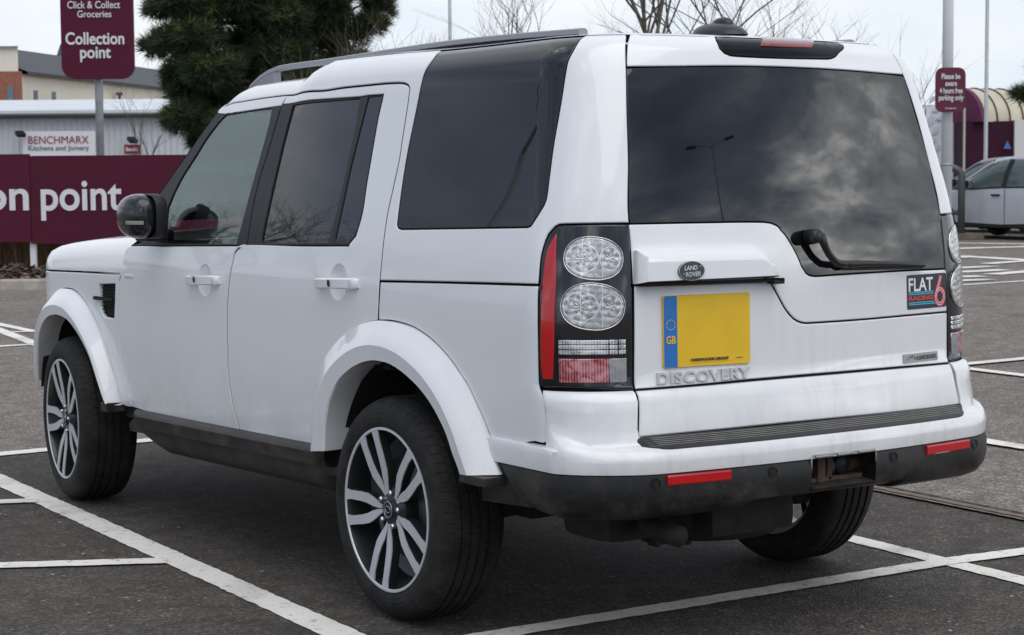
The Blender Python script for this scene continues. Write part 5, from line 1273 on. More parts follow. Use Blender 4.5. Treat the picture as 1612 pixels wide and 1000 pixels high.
# ------------------------------------------------------------------ cabin and underside
def cabin():
    TRIM = mat('cabin_trim', (.030, .030, .031), .7); LEA = mat('seat_leather', (.022, .021, .021), .55)
    d = MB(); d.box((0, 1.90, 1.02), (1.62, .40, .26), bev=.06); d.box((0, 1.76, 1.16), (1.5, .20, .06), bev=.02); d.box((.38, 1.72, 1.19), (.36, .12, .10), bev=.03); d.box((0, 1.45, .80), (.30, .8, .3), bev=.04)
    d.box((0, .6, .52), (1.5, 3.2, .05)); d.box((-.80, 1.1, 1.00), (.05, 1.9, .40), bev=.02); d.box((.80, 1.1, 1.00), (.05, 1.9, .40), bev=.02)
    d.build('dashboard', TRIM, car)
    s = MB(); c = Vector((.38, 1.50, 1.13)); n = Vector((0, -1, .45)).normalized(); a = Vector((1, 0, 0)); b = n.cross(a)
    s.tube([c+(a*cos(t)+b*sin(t))*.185 for t in [2*pi*k/32 for k in range(33)]], .015, n=8, cap=False)
    for t in (.1, pi-.1, -pi/2): s.tube([c-n*.03, c+(a*cos(t)+b*sin(t))*.18], .013, n=6)
    s.lathe([(-.03, 0), (-.03, .07), (.03, .06), (.03, 0)], c, 'y', 16); s.tube([c-n*.02, c-n*.3], .03)
    s.build('steering_wheel', LEA, car)
    for x in (-.38, .38):
        for y, h in ((1.02, 0), (.12, .04)):
            st = MB(); st.box((x, y+.1, .72+h), (.50, .52, .20), bev=.06)
            st.box((x, y-.22, 1.05+h), (.48, .16, .62), rot=Matrix.Rotation(radians(12), 3, 'X'), bev=.06); st.box((x, y-.30, 1.47+h), (.27, .10, .18), rot=Matrix.Rotation(radians(8), 3, 'X'), bev=.04)
            o = st.build('seat', LEA, car); smooth_by_angle(o, 40)
    rm = MB(); rm.box((.0, 1.62, 1.60), (.26, .04, .07), bev=.015); rm.build('rear_view_mirror', TRIM, car)
    hl = MB(); hl.strip([[Vector((x, y, 1.75+.04*(1-(x/.7)**2))) for x in [-.7+.1*i for i in range(15)]] for y in (-.70, 0, .8, 1.5)]); hl.build('headlining', mat('headlining', (.10, .10, .10), .9), car)
    bk = MB(); bk.box((0, -.35, 1.5), (1.3, .02, .6)); bk.build('cargo_blind', DARK, car)
cabin()
def underside():
    u = MB(); u.box((0, 1.45, .43), (1.20, 3.6, .16)); u.box((-.05, -.50, .54), (.95, .70, .10)); u.box((0, -.86, .57), (1.1, .2, .08))
    u.build('underfloor', UNDER, car)
    sp = MB(); sp.lathe([(-.10, .0), (-.10, .20), (-.09, .22), (-.09, .275), (-.06, .30), (.06, .30), (.09, .28), (.09, 0)], (-.10, -.55, .395), 'z', 40); o = sp.build('spare_wheel', mat('spare_tyre', (.014, .014, .014), .75), car); smooth_by_angle(o, 40)
    ex = MB(); ex.tube([(-.45, -.72, .40), (-.50, -.86, .385), (-.50, -.98, .38)], .033, n=14); ex.box((-.42, -.62, .40), (.34, .26, .16), bev=.06)
    ex.tube([(-.35, -.6, .36), (-.30, .2, .36), (-.2, 1.5, .36)], .03); ex.build('exhaust', UNDER, car)
    br = MB(); br.box((-.27, -.64, .355), (.16, .06, .15), rot=Matrix.Rotation(radians(8), 3, 'Y'), bev=.006); br.box((-.37, -.66, .36), (.035, .05, .16), rot=Matrix.Rotation(radians(-28), 3, 'Y'))
    br.box((-.12, -.78, .385), (.34, .20, .11), bev=.03)
    br.build('chassis_bracket', UNDER, car); br = MB()
    br.tube([(-.70, 0, .36), (-.2, .05, .34), (.2, .05, .34), (.70, 0, .36)], .045); br.box((0, .05, .36), (.34, .26, .22), bev=.06)
    for s in (-1, 1): br.tube([(s*.68, .02, .30), (s*.30, .12, .30)], .030); br.tube([(s*.60, -.10, .34), (s*.52, -.12, .80)], .05); br.tube([(s*.68, 2.89, .32), (s*.30, 2.80, .34)], .035)
    br.build('rear_axle', UNDER, car)
underside()
# ------------------------------------------------------------------ ground
def asphalt(name, ca, cb, cs, sc=1.0, patch=None):
    mt, n, l, b = node_mat(name); g = n.new('ShaderNodeNewGeometry')
    big = nd(n, 'ShaderNodeTexNoise', Scale=.55, Detail=7.0, Roughness=.62); l.new(g.outputs['Position'], big.inputs['Vector'])
    agg = nd(n, 'ShaderNodeTexVoronoi', Scale=115.0*sc); l.new(g.outputs['Position'], agg.inputs['Vector'])
    fine = nd(n, 'ShaderNodeTexNoise', Scale=260.0, Detail=3.0); l.new(g.outputs['Position'], fine.inputs['Vector'])
    c1 = mixc(n, l, rampn(n, l, big.outputs[0], [(.32, 0.0), (.70, 1.0)]), ca, cb)
    sepc = n.new('ShaderNodeSeparateColor'); l.new(agg.outputs['Color'], sepc.inputs[0])
    tone = rampn(n, l, sepc.outputs[0], [(0.0, .55), (.6, 1.0), (.93, 1.5), (1.0, 2.4)])
    mul = n.new('ShaderNodeMix'); mul.data_type = 'RGBA'; mul.blend_type = 'MULTIPLY'; mul.inputs[0].default_value = 1.0; l.new(c1, mul.inputs[6]); l.new(tone, mul.inputs[7])
    spk = nd(n, 'ShaderNodeTexNoise', Scale=38.0, Detail=1.0); l.new(g.outputs['Position'], spk.inputs['Vector'])
    med = nd(n, 'ShaderNodeTexNoise', Scale=7.0, Detail=5.0, Roughness=.7); l.new(g.outputs['Position'], med.inputs['Vector'])
    dark = rampn(n, l, med.outputs[0], [(.40, .78), (.60, 1.12)])
    mul2 = n.new('ShaderNodeMix'); mul2.data_type = 'RGBA'; mul2.blend_type = 'MULTIPLY'; mul2.inputs[0].default_value = 1.0; l.new(mul.outputs[2], mul2.inputs[6]); l.new(dark, mul2.inputs[7])
    c3 = mixc(n, l, rampn(n, l, spk.outputs[0], [(.735, 0.0), (.76, .8)]), mul2.outputs[2], cs)
    # tyre-rubbed darker bands and old oil spots
    spot = nd(n, 'ShaderNodeTexNoise', Scale=1.9, Detail=3.0, Roughness=.5); l.new(g.outputs['Position'], spot.inputs['Vector'])
    c4 = mixc(n, l, rampn(n, l, spot.outputs[0], [(.60, 0.0), (.72, .55)]), c3, tuple(q*.45 for q in ca))
    l.new(c4, b.inputs['Base Color']); b.inputs['Roughness'].default_value = .85; b.inputs['Specular IOR Level'].default_value = .3
    h = mathn(n, l, 'ADD', agg.outputs['Distance'], mathn(n, l, 'MULTIPLY', fine.outputs[0], .6))
    bp = nd(n, 'ShaderNodeBump', Strength=.75, Distance=.006); l.new(h, bp.inputs['Height']); l.new(bp.outputs[0], b.inputs['Normal'])
    return mt
A_BAY = asphalt('asphalt_bay', (.058, .050, .043), (.096, .083, .072), (.30, .28, .26))
A_LANE = asphalt('asphalt_lane', (.165, .147, .129), (.210, .187, .163), (.26, .24, .22), .8)
def sheet(name, pts, z, m_):
    mb = MB(); mb.add([(x, y, z) for x, y in pts], [tuple(range(len(pts)))], 0, False); o = mb.build(name, m_); o.data.update()
    if o.data.polygons[0].normal.z < 0:
        o.data.flip_normals()
    return tag(o, kind='structure')
sheet('ground', [(-260, -120), (260, -120), (260, 420), (-260, 420)], -.012, A_LANE)
sheet('car_park', [(-30, -9), (1.9, -9), (2.03, -4), (2.16, .02), (2.30, 4.42), (-30, 4.42)], -.004, A_BAY)
def paint_line_mat():
    mt, n, l, b = node_mat('line_paint'); g = n.new('ShaderNodeNewGeometry')
    a = nd(n, 'ShaderNodeTexNoise', Scale=26.0, Detail=8.0, Roughness=.7); l.new(g.outputs['Position'], a.inputs['Vector'])
    c = nd(n, 'ShaderNodeTexNoise', Scale=2.5, Detail=5.0); l.new(g.outputs['Position'], c.inputs['Vector'])
    v = nd(n, 'ShaderNodeTexVoronoi', Scale=130.0); l.new(g.outputs['Position'], v.inputs['Vector'])
    wear = mathn(n, l, 'ADD', rampn(n, l, a.outputs[0], [(.55, 0.0), (.70, .85)]), mathn(n, l, 'MULTIPLY', rampn(n, l, c.outputs[0], [(.54, 0.0), (.72, 1.0)]), .5))
    col = mixc(n, l, rampn(n, l, c.outputs[0], [(.3, 0.0), (.7, 1.0)]), (.84, .81, .75), (.72, .69, .63))
    l.new(mixc(n, l, wear, col, (.16, .15, .14)), b.inputs['Base Color']); b.inputs['Roughness'].default_value = .7
    bp = nd(n, 'ShaderNodeBump', Strength=.4, Distance=.004); l.new(v.outputs['Distance'], bp.inputs['Height']); l.new(bp.outputs[0], b.inputs['Normal'])
    return mt
LP = paint_line_mat()
def line(pts, wd, z=.0, seed=0):
    rnd = random.Random(seed); pts = [Vector(p) for p in pts]; A = []; B = []
    fine = []
    for a, b in zip(pts, pts[1:]):
        L_ = (b-a).length; k = max(1, int(L_/.03)) if (a-Vector((CAM[0], CAM[1]))).length < 14 else max(1, int(L_/.4)); fine += [(a.lerp(b, i/k), (b-a).normalized()) for i in range(k)]
    fine.append((pts[-1], fine[-1][1]))
    for p, d in fine:
        n = Vector((-d.y, d.x)); j1 = rnd.uniform(-.0035, .0035); j2 = rnd.uniform(-.0035, .0035)
        A.append((*(p+n*(wd/2+j1)), z)); B.append((*(p-n*(wd/2+j2)), z))
    return A, B
def lines(name, specs, z0=.0):
    mb = MB()
    for i, (pts, wd) in enumerate(specs):
        A, B = line(pts, wd, z0+.0005*i, i); k = len(A); mb.add(A+B, [(q, k+q, k+q+1, q+1) for q in range(k-1)], 0, False)
    o = mb.build(name, LP, fix=False); return tag(o, kind='structure')
lines('bay_markings', [
    ([(-1.195, -1.2), (-.955, 4.40)], .118), ([(1.10, -2.4), (1.2125, -.71), (1.265, .15), (1.53, 4.40)], .100), ([(3.62, -2.0), (3.745, 1.55), (3.86, 4.4)], .13), ([(6.25, 1.0), (6.44, 4.0), (6.47, 4.4)], .12),
    ([(-3.6, 4.36), (-.45, 4.43), (3, 4.47), (7.0, 4.55), (13, 4.70)], .13), ([(-1.26, -.365), (.63, -.405), (1.24, -.415), (1.61, -.458), (4.4, -.56), (9, -.7)], .100),
    ([(-1.05, 2.915), (-2.6, 3.61)], .105), ([(-1.13, 1.32), (-3.2, 2.41)], .105), ([(-1.24, -.18), (-3.2, .85)], .105),
    ([(8.9, .5), (9.1, 4.5)], .12), ([(11.5, .5), (11.7, 4.6)], .12)], .0)
lines('far_markings', [([(1.62, 9.6), (2.02, 12.25), (2.5, 15.3)], .12), ([(-1, 10.55), (1.8, 10.68), (6, 10.9), (16, 11.4)], .12), ([(2.23, 11.9), (2.27, 13.1), (2.33, 14.6)], .11), ([(1.0, 12.3), (2.2, 12.0)], .10), ([(-.7, 9.4), (-.3, 12), (.1, 15.2)], .12),
    ([(23.6, 20.4), (24.2, 19.2), (25.5, 16.8)], .36), ([(21.7, 18.7), (23.2, 18.4), (26, 17.9)], .42), ([(19.65, 16.75), (19.38, 15.1), (19.0, 12.8)], .36), ([(16.0, 13.3), (16.95, 13.3)], .30), ([(15.15, 12.5), (15.5, 12.42)], .32), ([(15.9, 12.6), (16.7, 12.77), (18.5, 13.1)], .30),
    ([(16.8, 14.06), (17.55, 14.06)], .28), ([(18.0, 14.6), (19.05, 14.8), (20.5, 15.0)], .26), ([(14.4, 11.9), (15.0, 11.8)], .28), ([(26.0, 23.0), (27.5, 20.0)], .4), ([(18.3, 16.6), (19.3, 16.2)], .28)], -.006)
# drainage channel in the tarmac
dr = MB()
def dstrip(off, wd, z, mi):
    A, B = line([(2.03+off, -4.0), (2.16+off, .02), (2.19+off, .90), (2.30+off, 4.3)], wd, z, 5); k = len(A); dr.add(A+B, [(q, k+q, k+q+1, q+1) for q in range(k-1)], mi, False)
dstrip(0, .125, .006, 0); dstrip(.035, .014, .010, 1); dstrip(-.022, .038, .010, 2)
o = dr.build('drain_channel', [mat('drain_concrete', (.17, .15, .13), .85, var=.35, vscale=9), DARK, mat('rusty_grate', (.15, .10, .07), .8, var=.4, vscale=22)], fix=False); tag(o, kind='structure')
# litter: dead leaves and grit on the asphalt
rnd = random.Random(3); lf = MB(); 
for i in range(46):
    px, py = (rnd.uniform(0, 420), rnd.uniform(800, 1000)) if i < 30 else (rnd.uniform(900, 1612), rnd.uniform(900, 1000))
    p = gnd(px, py); s = rnd.uniform(.004, .010); a = rnd.uniform(0, 6.3)
    lf.add([p+Vector((s*cos(a+t)*(1 if t not in (1.6,) else .5), s*sin(a+t)*.8, .004+rnd.uniform(0, .004))) for t in (0, 1.0, 2.2, 3.3, 4.6)], [(0, 1, 2, 3, 4)], 0, False)
tag(lf.build('grit', mat('pale_grit', (.34, .31, .28), .8, var=.5, vscale=30)), kind='stuff', label='pale grit and bits scattered on the tarmac', cat='grit')

# ------------------------------------------------------------------ left background: kerb, bed, hedge, signs
k0 = gnd(0, 456); kd = (gnd(80, 455)-k0); kd.z = 0; kd.normalize(); kn = Vector((-kd.y, kd.x, 0))
kb = MB()
for i in range(-16, 9):
    a = k0+kd*(i*.915); b = a+kd*.905
    kb.strip([[q+kn*o_+Vector((0, 0, z)) for o_, z in ((0, -.02), (.004, .10), (.02, .122), (.13, .125), (.135, -.02))] for q in (a, b)], 0, False)
    kb.add([a+Vector((0, 0, -.02)), a+Vector((0, 0, .11)), a+kn*.13+Vector((0, 0, .11)), a+kn*.13], [(0, 1, 2, 3)], 0, False)
tag(kb.build('kerb', mat('kerb_stone', (.36, .33, .28), .85, var=.25, vscale=5, bump=.3, bscale=60)), kind='structure')
sheet('planting_bed', [(q.x, q.y) for q in (k0-kd*16+kn*.13, k0+kd*8+kn*.13, k0+kd*8+kn*9, k0-kd*16+kn*9)], .06, mat('bark_mulch', (.055, .038, .030), .95, stops=[(.3, (.022, .016, .013)), (.5, (.07, .045, .034)), (.65, (.16, .11, .085))], vscale=16, bump=.9, bscale=14, coords='Object'))
rnd = random.Random(11); bk = MB()
for i in range(3400):
    q = k0+kd*rnd.uniform(-9, 5)+kn*rnd.uniform(.2, 4.3); s = rnd.uniform(.03, .085); a = rnd.uniform(0, 6.3); t = rnd.uniform(-.6, .6)
    u_ = Vector((cos(a), sin(a), t)).normalized()*s; v_ = Vector((-sin(a), cos(a), rnd.uniform(-.5, .9))).normalized()*s*.5
    c = Vector((q.x, q.y, .075+rnd.uniform(0, .05))); bk.add([c-u_-v_, c+u_-v_, c+u_+v_, c-u_+v_], [(0, 1, 2, 3)], rnd.choice((0, 0, 1, 2)), False)
tag(bk.build('wood_chips', [mat('chip_brown', (.07, .046, .034), .9), mat('chip_pale', (.23, .165, .125), .9), mat('chip_dark', (.028, .020, .017), .9)], fix=False), kind='stuff', label='brown wood chips covering the planting bed', cat='mulch')
hd = MB(); rnd = random.Random(5)
for i in range(20000):
    q = k0+kd*rnd.uniform(-9, 7.5)+kn*rnd.uniform(4.4, 6.4); h = rnd.uniform(.45, 1.05); a = rnd.uniform(0, 6.3); ln = rnd.uniform(.05, .38); wd = rnd.uniform(.003, .008)
    p0 = Vector((q.x, q.y, .06)); p1 = p0+Vector((cos(a)*ln*.4, sin(a)*ln*.4, h*.6)); p2 = p0+Vector((cos(a)*ln, sin(a)*ln, h)); w_ = RH*wd
    hd.add([p0-w_, p0+w_, p1+w_*.8, p1-w_*.8, p2], [(0, 1, 2, 3), (3, 2, 4)], rnd.choice((0, 0, 1, 1, 2, 3)), False)
tag(hd.build('shrub_hedge', [mat('stem_brown', (.15, .095, .05), .85), mat('stem_red', (.12, .065, .038), .85), mat('stem_green', (.095, .105, .035), .85), mat('stem_straw', (.25, .17, .085), .85)], fix=False), 'low brown and green hedge of bare stems behind the maroon board', 'hedge')
MAROON = mat('maroon_sign', (.088, .010, .028), .6, spec=.2, var=.06, vscale=1.2)
MAROON2 = mat('maroon_panel', (.078, .009, .025), .6, spec=.2, var=.06, vscale=1.2)
WHITEP = mat('sign_white', (.72, .72, .74), .5)
GALV = mat('galvanised_steel', (.36, .38, .39), .5, metal=.35, var=.15, vscale=8)
def slab(mb, px0, py0, px1, py1, depth, th, mi=0, r=0.0, n=6):
    """upright board facing the camera's general direction"""
    a = at(px0, py0, depth); b = at(px1, py0, depth); c = at(px0, py1, depth); wd = (b-a).dot(RH); ht = a.z-c.z
    c0 = Vector((a.x, a.y, c.z)); pts = []
    for (sx_, sy_, a0) in ((0, 0, 180), (1, 0, 270), (1, 1, 0), (0, 1, 90)):
        if r == 0: pts.append((sx_*wd, sy_*ht)); continue
        cx_ = r if sx_ == 0 else wd-r; cy_ = r if sy_ == 0 else ht-r
        for k in range(n+1):
            t = radians(a0+90*k/n); pts.append((cx_+r*cos(t), cy_+r*sin(t)))
    lp = [c0+RH*x+Vector((0, 0, y)) for x, y in pts]; mb.prism(lp, FH*th, mi); return c0, wd, ht
def text_on(name, parent, m_, items, depth, lift=.012):
    """items: (string, left px, right px, baseline px, cap/x size px, bold)"""
    for s, xl, xr, yb, hpx, bold in items:
        mb = MB()
        V, Fs = text_mesh(s, 1.0, bold=bold, extrude=.01); x0_ = min(v[0] for v in V); x1_ = max(v[0] for v in V)
        V1, _ = text_mesh('x', 1.0, bold=bold); xh = max(v[1] for v in V1)
        a = at(xl, yb, depth); wd = (at(xr, yb, depth)-a).dot(RH); sc = wd/(x1_-x0_); sy_ = (hpx/FPX*depth)/xh
        base = a-FH*lift
        mb.add([base+RH*((x-x0_)*sc)+Vector((0, 0, y*sy_))+FH*(-z*.2) for x, y, z in V], Fs, 0, False); mb.build(name, m_, parent)
dS = 28.2
bs = empty('sign_board', at(50, 430, dS), 'long maroon board lettered with point, low on white posts in front of the hedge', 'sign')
mb = MB(); slab(mb, -320, 245.5, 46, 384, dS, .05); mb.build('board_panel', MAROON, bs)
mb = MB(); slab(mb, 47, 245.5, 520, 384, dS, .05); mb.build('board_panel', MAROON2, bs)
for px in (-200, 50, 380):
    mb = MB(); q = at(px, 384, dS); mb.box((q.x+FH.x*.10, q.y+FH.y*.10, (q.z+.30)/2-.05), (.085, .085, q.z+.42), rot=Matrix.Rotation(-YAW, 3, 'Z'), bev=.006); mb.build('post', WHITEP, bs)
text_on('lettering', bs, WHITEP, [('on', -27, 46, 330.5, 32, .018), ('point', 65, 193, 330.5, 32, .018), ('Collecti', -195, -29, 330.5, 32, .018)], dS)
dP = 30.5
ps = empty('collection_sign', Vector((at(153, 300, dP).x, at(153, 300, dP).y, 0)), 'tall maroon rounded collection sign on a grey pole', 'sign')
mb = MB(); slab(mb, 90.5, -150, 205, 125, dP, .10, r=.21); o = mb.build('sign_panel', MAROON, ps)
mb = MB(); q = at(153.5, 200, dP); mb.tube([(q.x+FH.x*.17, q.y+FH.y*.17, 0), (q.x+FH.x*.17, q.y+FH.y*.17, at(0, -150, dP).z)], .064, n=14); mb.build('pole', GALV, ps)
text_on('lettering', ps, WHITEP, [('Click & Collect', 106.4, 189.4, 13.5, 7.3, .008), ('Groceries', 122, 175.6, 27.5, 6.8, .008), ('Collection', 103.5, 196, 70, 12.3, .022), ('point', 126.5, 175, 91.5, 12.3, .022)], dP)

# ------------------------------------------------------------------ left background: buildings
CORR = None
def corr():
    mt, n, l, b = node_mat('corrugated_cladding'); t = n.new('ShaderNodeTexCoord'); s = n.new('ShaderNodeSeparateXYZ'); l.new(t.outputs['Object'], s.inputs[0])
    h = mathn(n, l, 'ADD', mathn(n, l, 'MULTIPLY', s.outputs[0], RH.x), mathn(n, l, 'MULTIPLY', s.outputs[1], RH.y)); w_ = mathn(n, l, 'SINE', mathn(n, l, 'MULTIPLY', h, 26.0))
    l.new(mixc(n, l, mathn(n, l, 'MULTIPLY_ADD', w_, .5, .5), (.56, .58, .61), (.62, .64, .67)), b.inputs['Base Color']); b.inputs['Roughness'].default_value = .5
    bp = nd(n, 'ShaderNodeBump', Strength=.6, Distance=.05); l.new(w_, bp.inputs['Height']); l.new(bp.outputs[0], b.inputs['Normal']); return mt
CORR = corr(); dW = 75.0
def zpx(py, d, px=150): return at(px, py, d).z
wh = empty('warehouse', Vector((at(100, 250, dW).x, at(100, 250, dW).y, 0)), 'low grey corrugated warehouse with a pale overhanging roof behind the boards', 'building')
def wallbox(mb, px0, px1, z0, z1, d, th=.3, mi=0, along=None):
    a = at(px0, 250, d); b = at(px1, 250, d); mb.prism([Vector((a.x, a.y, z0)), Vector((b.x, b.y, z0)), Vector((b.x, b.y, z1)), Vector((a.x, a.y, z1))], (along or FH)*th, mi)
mb = MB(); wallbox(mb, -420, 470, 0, zpx(186, dW), dW, 14); mb.build('wall', CORR, wh)
mb = MB(); a = at(-430, 250, dW-.5); b = at(475, 250, dW-.5); ze = zpx(183, dW); zr = zpx(161, dW)+.35
mb.strip([[Vector((q.x, q.y, ze))+FH*o_+Vector((0, 0, dz)) for o_, dz in ((0, -.02), (0, .22), (.25, .30), (7, zr-ze), (15, .2))] for q in (a, b)], 0, False); mb.build('roof', mat('pale_metal_roof', (.60, .63, .66), .5, var=.08, vscale=.6), wh)
mb = MB(); mb.strip([[Vector((q.x, q.y, ze-.05))+FH*o_+Vector((0, 0, dz)) for o_, dz in ((.45, .0), (.02, -.0), (-.05, .10), (.0, .16))] for q in (a, b)], 0, False); mb.build('gutter', mat('gutter_dark', (.08, .085, .09), .6), wh)
sg = empty('shop_sign', at(92, 226, dW-.3), 'white fascia sign with dark red lettering on the warehouse wall', 'sign')
mb = MB(); slab(mb, 35, 207, 149.5, 252, dW-.3, .18); mb.build('sign_panel', WHITEP, sg)
text_on('lettering', sg, mat('sign_red', (.22, .018, .022), .5), [('BENCHMARX', 45, 140, 226.5, 7.6, 0)], dW-.3, .03)
text_on('lettering', sg, mat('sign_grey', (.10, .10, .10), .5), [('Kitchens and Joinery', 45, 140.5, 237.0, 5.0, .006)], dW-.3, .03)
rs = empty('small_sign', at(207, 235, dW-.3), 'small red sign with white writing under a lamp on the warehouse', 'sign')
mb = MB(); slab(mb, 195.2, 228, 220, 242, dW-.3, .12); mb.build('sign_panel', mat('sign_red_panel', (.26, .012, .022), .5), rs)
text_on('lettering', rs, WHITEP, [('Benchs', 198.5, 217, 238, 4.2, .03)], dW-.3, .03)
for (px, py, lab, ang) in ((32, 211, 'dark floodlight over the left end of the white fascia sign', .5), (208.5, 220.5, 'dark floodlight above the small red sign', 0)):
    f = empty('floodlight', at(px, py, dW-.5), lab, 'lamp', 'floodlights on the warehouse wall')
    mb = MB(); q = at(px, py, dW-.6); mb.box(q, (.34, .34, .14), rot=Matrix.Rotation(radians(25), 3, 'X'), bev=.03); mb.build('lamp_head', BLACKM, f)
    mb = MB(); mb.tube([q, q+FH*.7+Vector((0, 0, -.1))], .04, n=6); mb.build('bracket', BLACKM, f)
# apartments beyond
BRICK = None
def brick_mat():
    mt, n, l, b = node_mat('red_brick'); t = n.new('ShaderNodeTexCoord'); m_ = n.new('ShaderNodeMapping'); m_.inputs['Rotation'].default_value = (radians(90), 0, 0); l.new(t.outputs['Object'], m_.inputs[0])
    br = n.new('ShaderNodeTexBrick'); l.new(m_.outputs[0], br.inputs['Vector']); br.inputs['Scale'].default_value = 4.0
    br.inputs['Color1'].default_value = (.27, .075, .042, 1); br.inputs['Color2'].default_value = (.34, .11, .06, 1); br.inputs['Mortar'].default_value = (.30, .22, .17, 1); l.new(br.outputs[0], b.inputs['Base Color']); b.inputs['Roughness'].default_value = .85; return mt
BRICK = brick_mat(); CREAM = mat('cream_render', (.78, .72, .60), .8, var=.06, vscale=.4); SLATE = mat('dark_slate_roof', (.050, .053, .060), .7, var=.2, vscale=1.5)
WINB = mat('window_blue', (.16, .26, .32), .15, var=.3, vscale=2); WFR = mat('window_frame_white', (.55, .55, .55), .5)
dA = 100.0
fb = empty('apartment_block', Vector((at(0, 150, dA).x, at(0, 150, dA).y, 0)), 'flat-roofed block with cream top storey over red brick', 'building')
sidev = at(30, 250, dA)-Vector(CAM); sidev.z = 0; sidev = (sidev.normalized()*.998-RH*.06).normalized()
mb = MB(); wallbox(mb, -260, 38, 0, zpx(112.5, dA, 0), dA, 12, 0, sidev); mb.build('wall', BRICK, fb)
mb = MB(); wallbox(mb, -260, 32.5, zpx(112.5, dA, 0), zpx(75, dA, 0), dA, 11, 0, sidev); mb.build('top_storey', CREAM, fb)
mb = MB(); wallbox(mb, -262, 33.5, zpx(75, dA, 0), zpx(73, dA, 0), dA-.2, 11.5, 0, sidev); mb.build('roof', mat('parapet_grey', (.30, .31, .31), .6), fb)
def window(par, px0, px1, py0, py1, d, frame=WFR):
    w_ = MB(); slab(w_, px0, py0, px1, py1, d-.06, .05); o = w_.build('window', frame, par)
    g_ = MB(); ip = (px1-px0)*.14; slab(g_, px0+ip, py0+1, (px0+px1)/2-.3, py1-1.2, d-.09, .02); slab(g_, (px0+px1)/2+.3, py0+1, px1-ip, py1-1.2, d-.09, .02); g_.build('pane', WINB, o); return o
window(fb, 11, 20.5, 136, 159, dA, mat('frame_grey', (.20, .21, .22), .5)); window(fb, -60, -50, 136, 159, dA, MAT['frame_grey'])
cb = empty('apartment_row', Vector((at(150, 150, 112).x, at(150, 150, 112).y, 0)), 'long cream rendered apartments with a dark slate roof, beyond the warehouse', 'building')
LA, LB = at(38, 250, 102), at(300, 250, 128); zE = zpx(116, 102, 40); bd = (LB-LA); bd.z = 0; bd.normalize(); bn = Vector((-bd.y, bd.x, 0)); bL = (Vector((LB.x, LB.y, 0))-Vector((LA.x, LA.y, 0))).length+14
LA0 = Vector((LA.x, LA.y, 0))
mb = MB(); mb.prism([LA0, LA0+bd*bL, LA0+bd*bL+Vector((0, 0, zE)), LA0+Vector((0, 0, zE))], bn*9); mb.build('wall', CREAM, cb)
mb = MB(); mb.strip([[q+bn*o_+Vector((0, 0, z)) for o_, z in ((-.4, zE-.05), (-.4, zE+.1), (4.5, zE+1.9), (9.4, zE))] for q in (LA0-bd*.2, LA0+bd*(bL*.30), LA0+bd*bL)], 0, False); ro = mb.build('roof', SLATE, cb)
mb = MB(); gq = LA0+bd*(bL*.575)+bn*3.6; mb.prism([gq-bd*1.7+Vector((0, 0, zE+1.0)), gq+bd*1.7+Vector((0, 0, zE+1.0)), gq+Vector((0, 0, zE+3.0))], bn*4); mb.build('gable', CREAM, cb)
mb = MB(); mb.strip([[gq-bd*2.0+Vector((0, 0, zE+.75))-bn*.2, gq+Vector((0, 0, zE+3.12))-bn*.2, gq+bd*2.0+Vector((0, 0, zE+.75))-bn*.2], [gq-bd*2.0+Vector((0, 0, zE+.75))+bn*4, gq+Vector((0, 0, zE+3.12))+bn*4, gq+bd*2.0+Vector((0, 0, zE+.75))+bn*4]], 0, False); mb.build('gable_roof', SLATE, cb)
for (px0, px1, py0, py1) in ((52, 60, 142, 162.5), (80.5, 88.5, 144, 164), (158, 161, 160, 168), (225, 237.5, 163, 172)):
    # find depth where the ray meets the wall plane
    dd = FX+RX*(((px0+px1)/2-806)/FPX)-UX*((py0-500)/FPX); t = (LA0-Vector(CAM)).dot(bn)/dd.dot(bn); window(cb, px0, px1, py0, py1, t-.25)
for px, py0, py1 in ((188, 148, 170), (260.5, 153, 168)):
    dd = FX+RX*((px-806)/FPX)-UX*((py0-500)/FPX); t = (LA0-Vector(CAM)).dot(bn)/dd.dot(bn); mb = MB(); q = at(px, py0, t-.2); q2 = at(px, py1, t-.2)
    mb.tube([q, Vector((q.x, q.y, q2.z))], .07, n=6); mb.box(q, (.3, .3, .18)); mb.build('downpipe', mat('pipe_dark', (.08, .08, .08), .6), cb)
rb = empty('brick_house', Vector((at(420, 150, 95).x, at(420, 150, 95).y, 0)), 'red brick house wall showing between the pine branches', 'building')
mb = MB(); wallbox(mb, 282, 470, 0, zpx(136, 95, 300), 95, 8); mb.build('wall', BRICK, rb)
mb = MB(); a, b = at(280, 250, 94.6), at(472, 250, 94.6); zt = zpx(136, 95, 300); mb.strip([[Vector((q.x, q.y, zt))+FH*o_+Vector((0, 0, dz)) for o_, dz in ((0, -.1), (0, .05), (4, 2.0), (8.3, 0))] for q in (a, b)], 0, False); mb.build('roof', SLATE, rb)

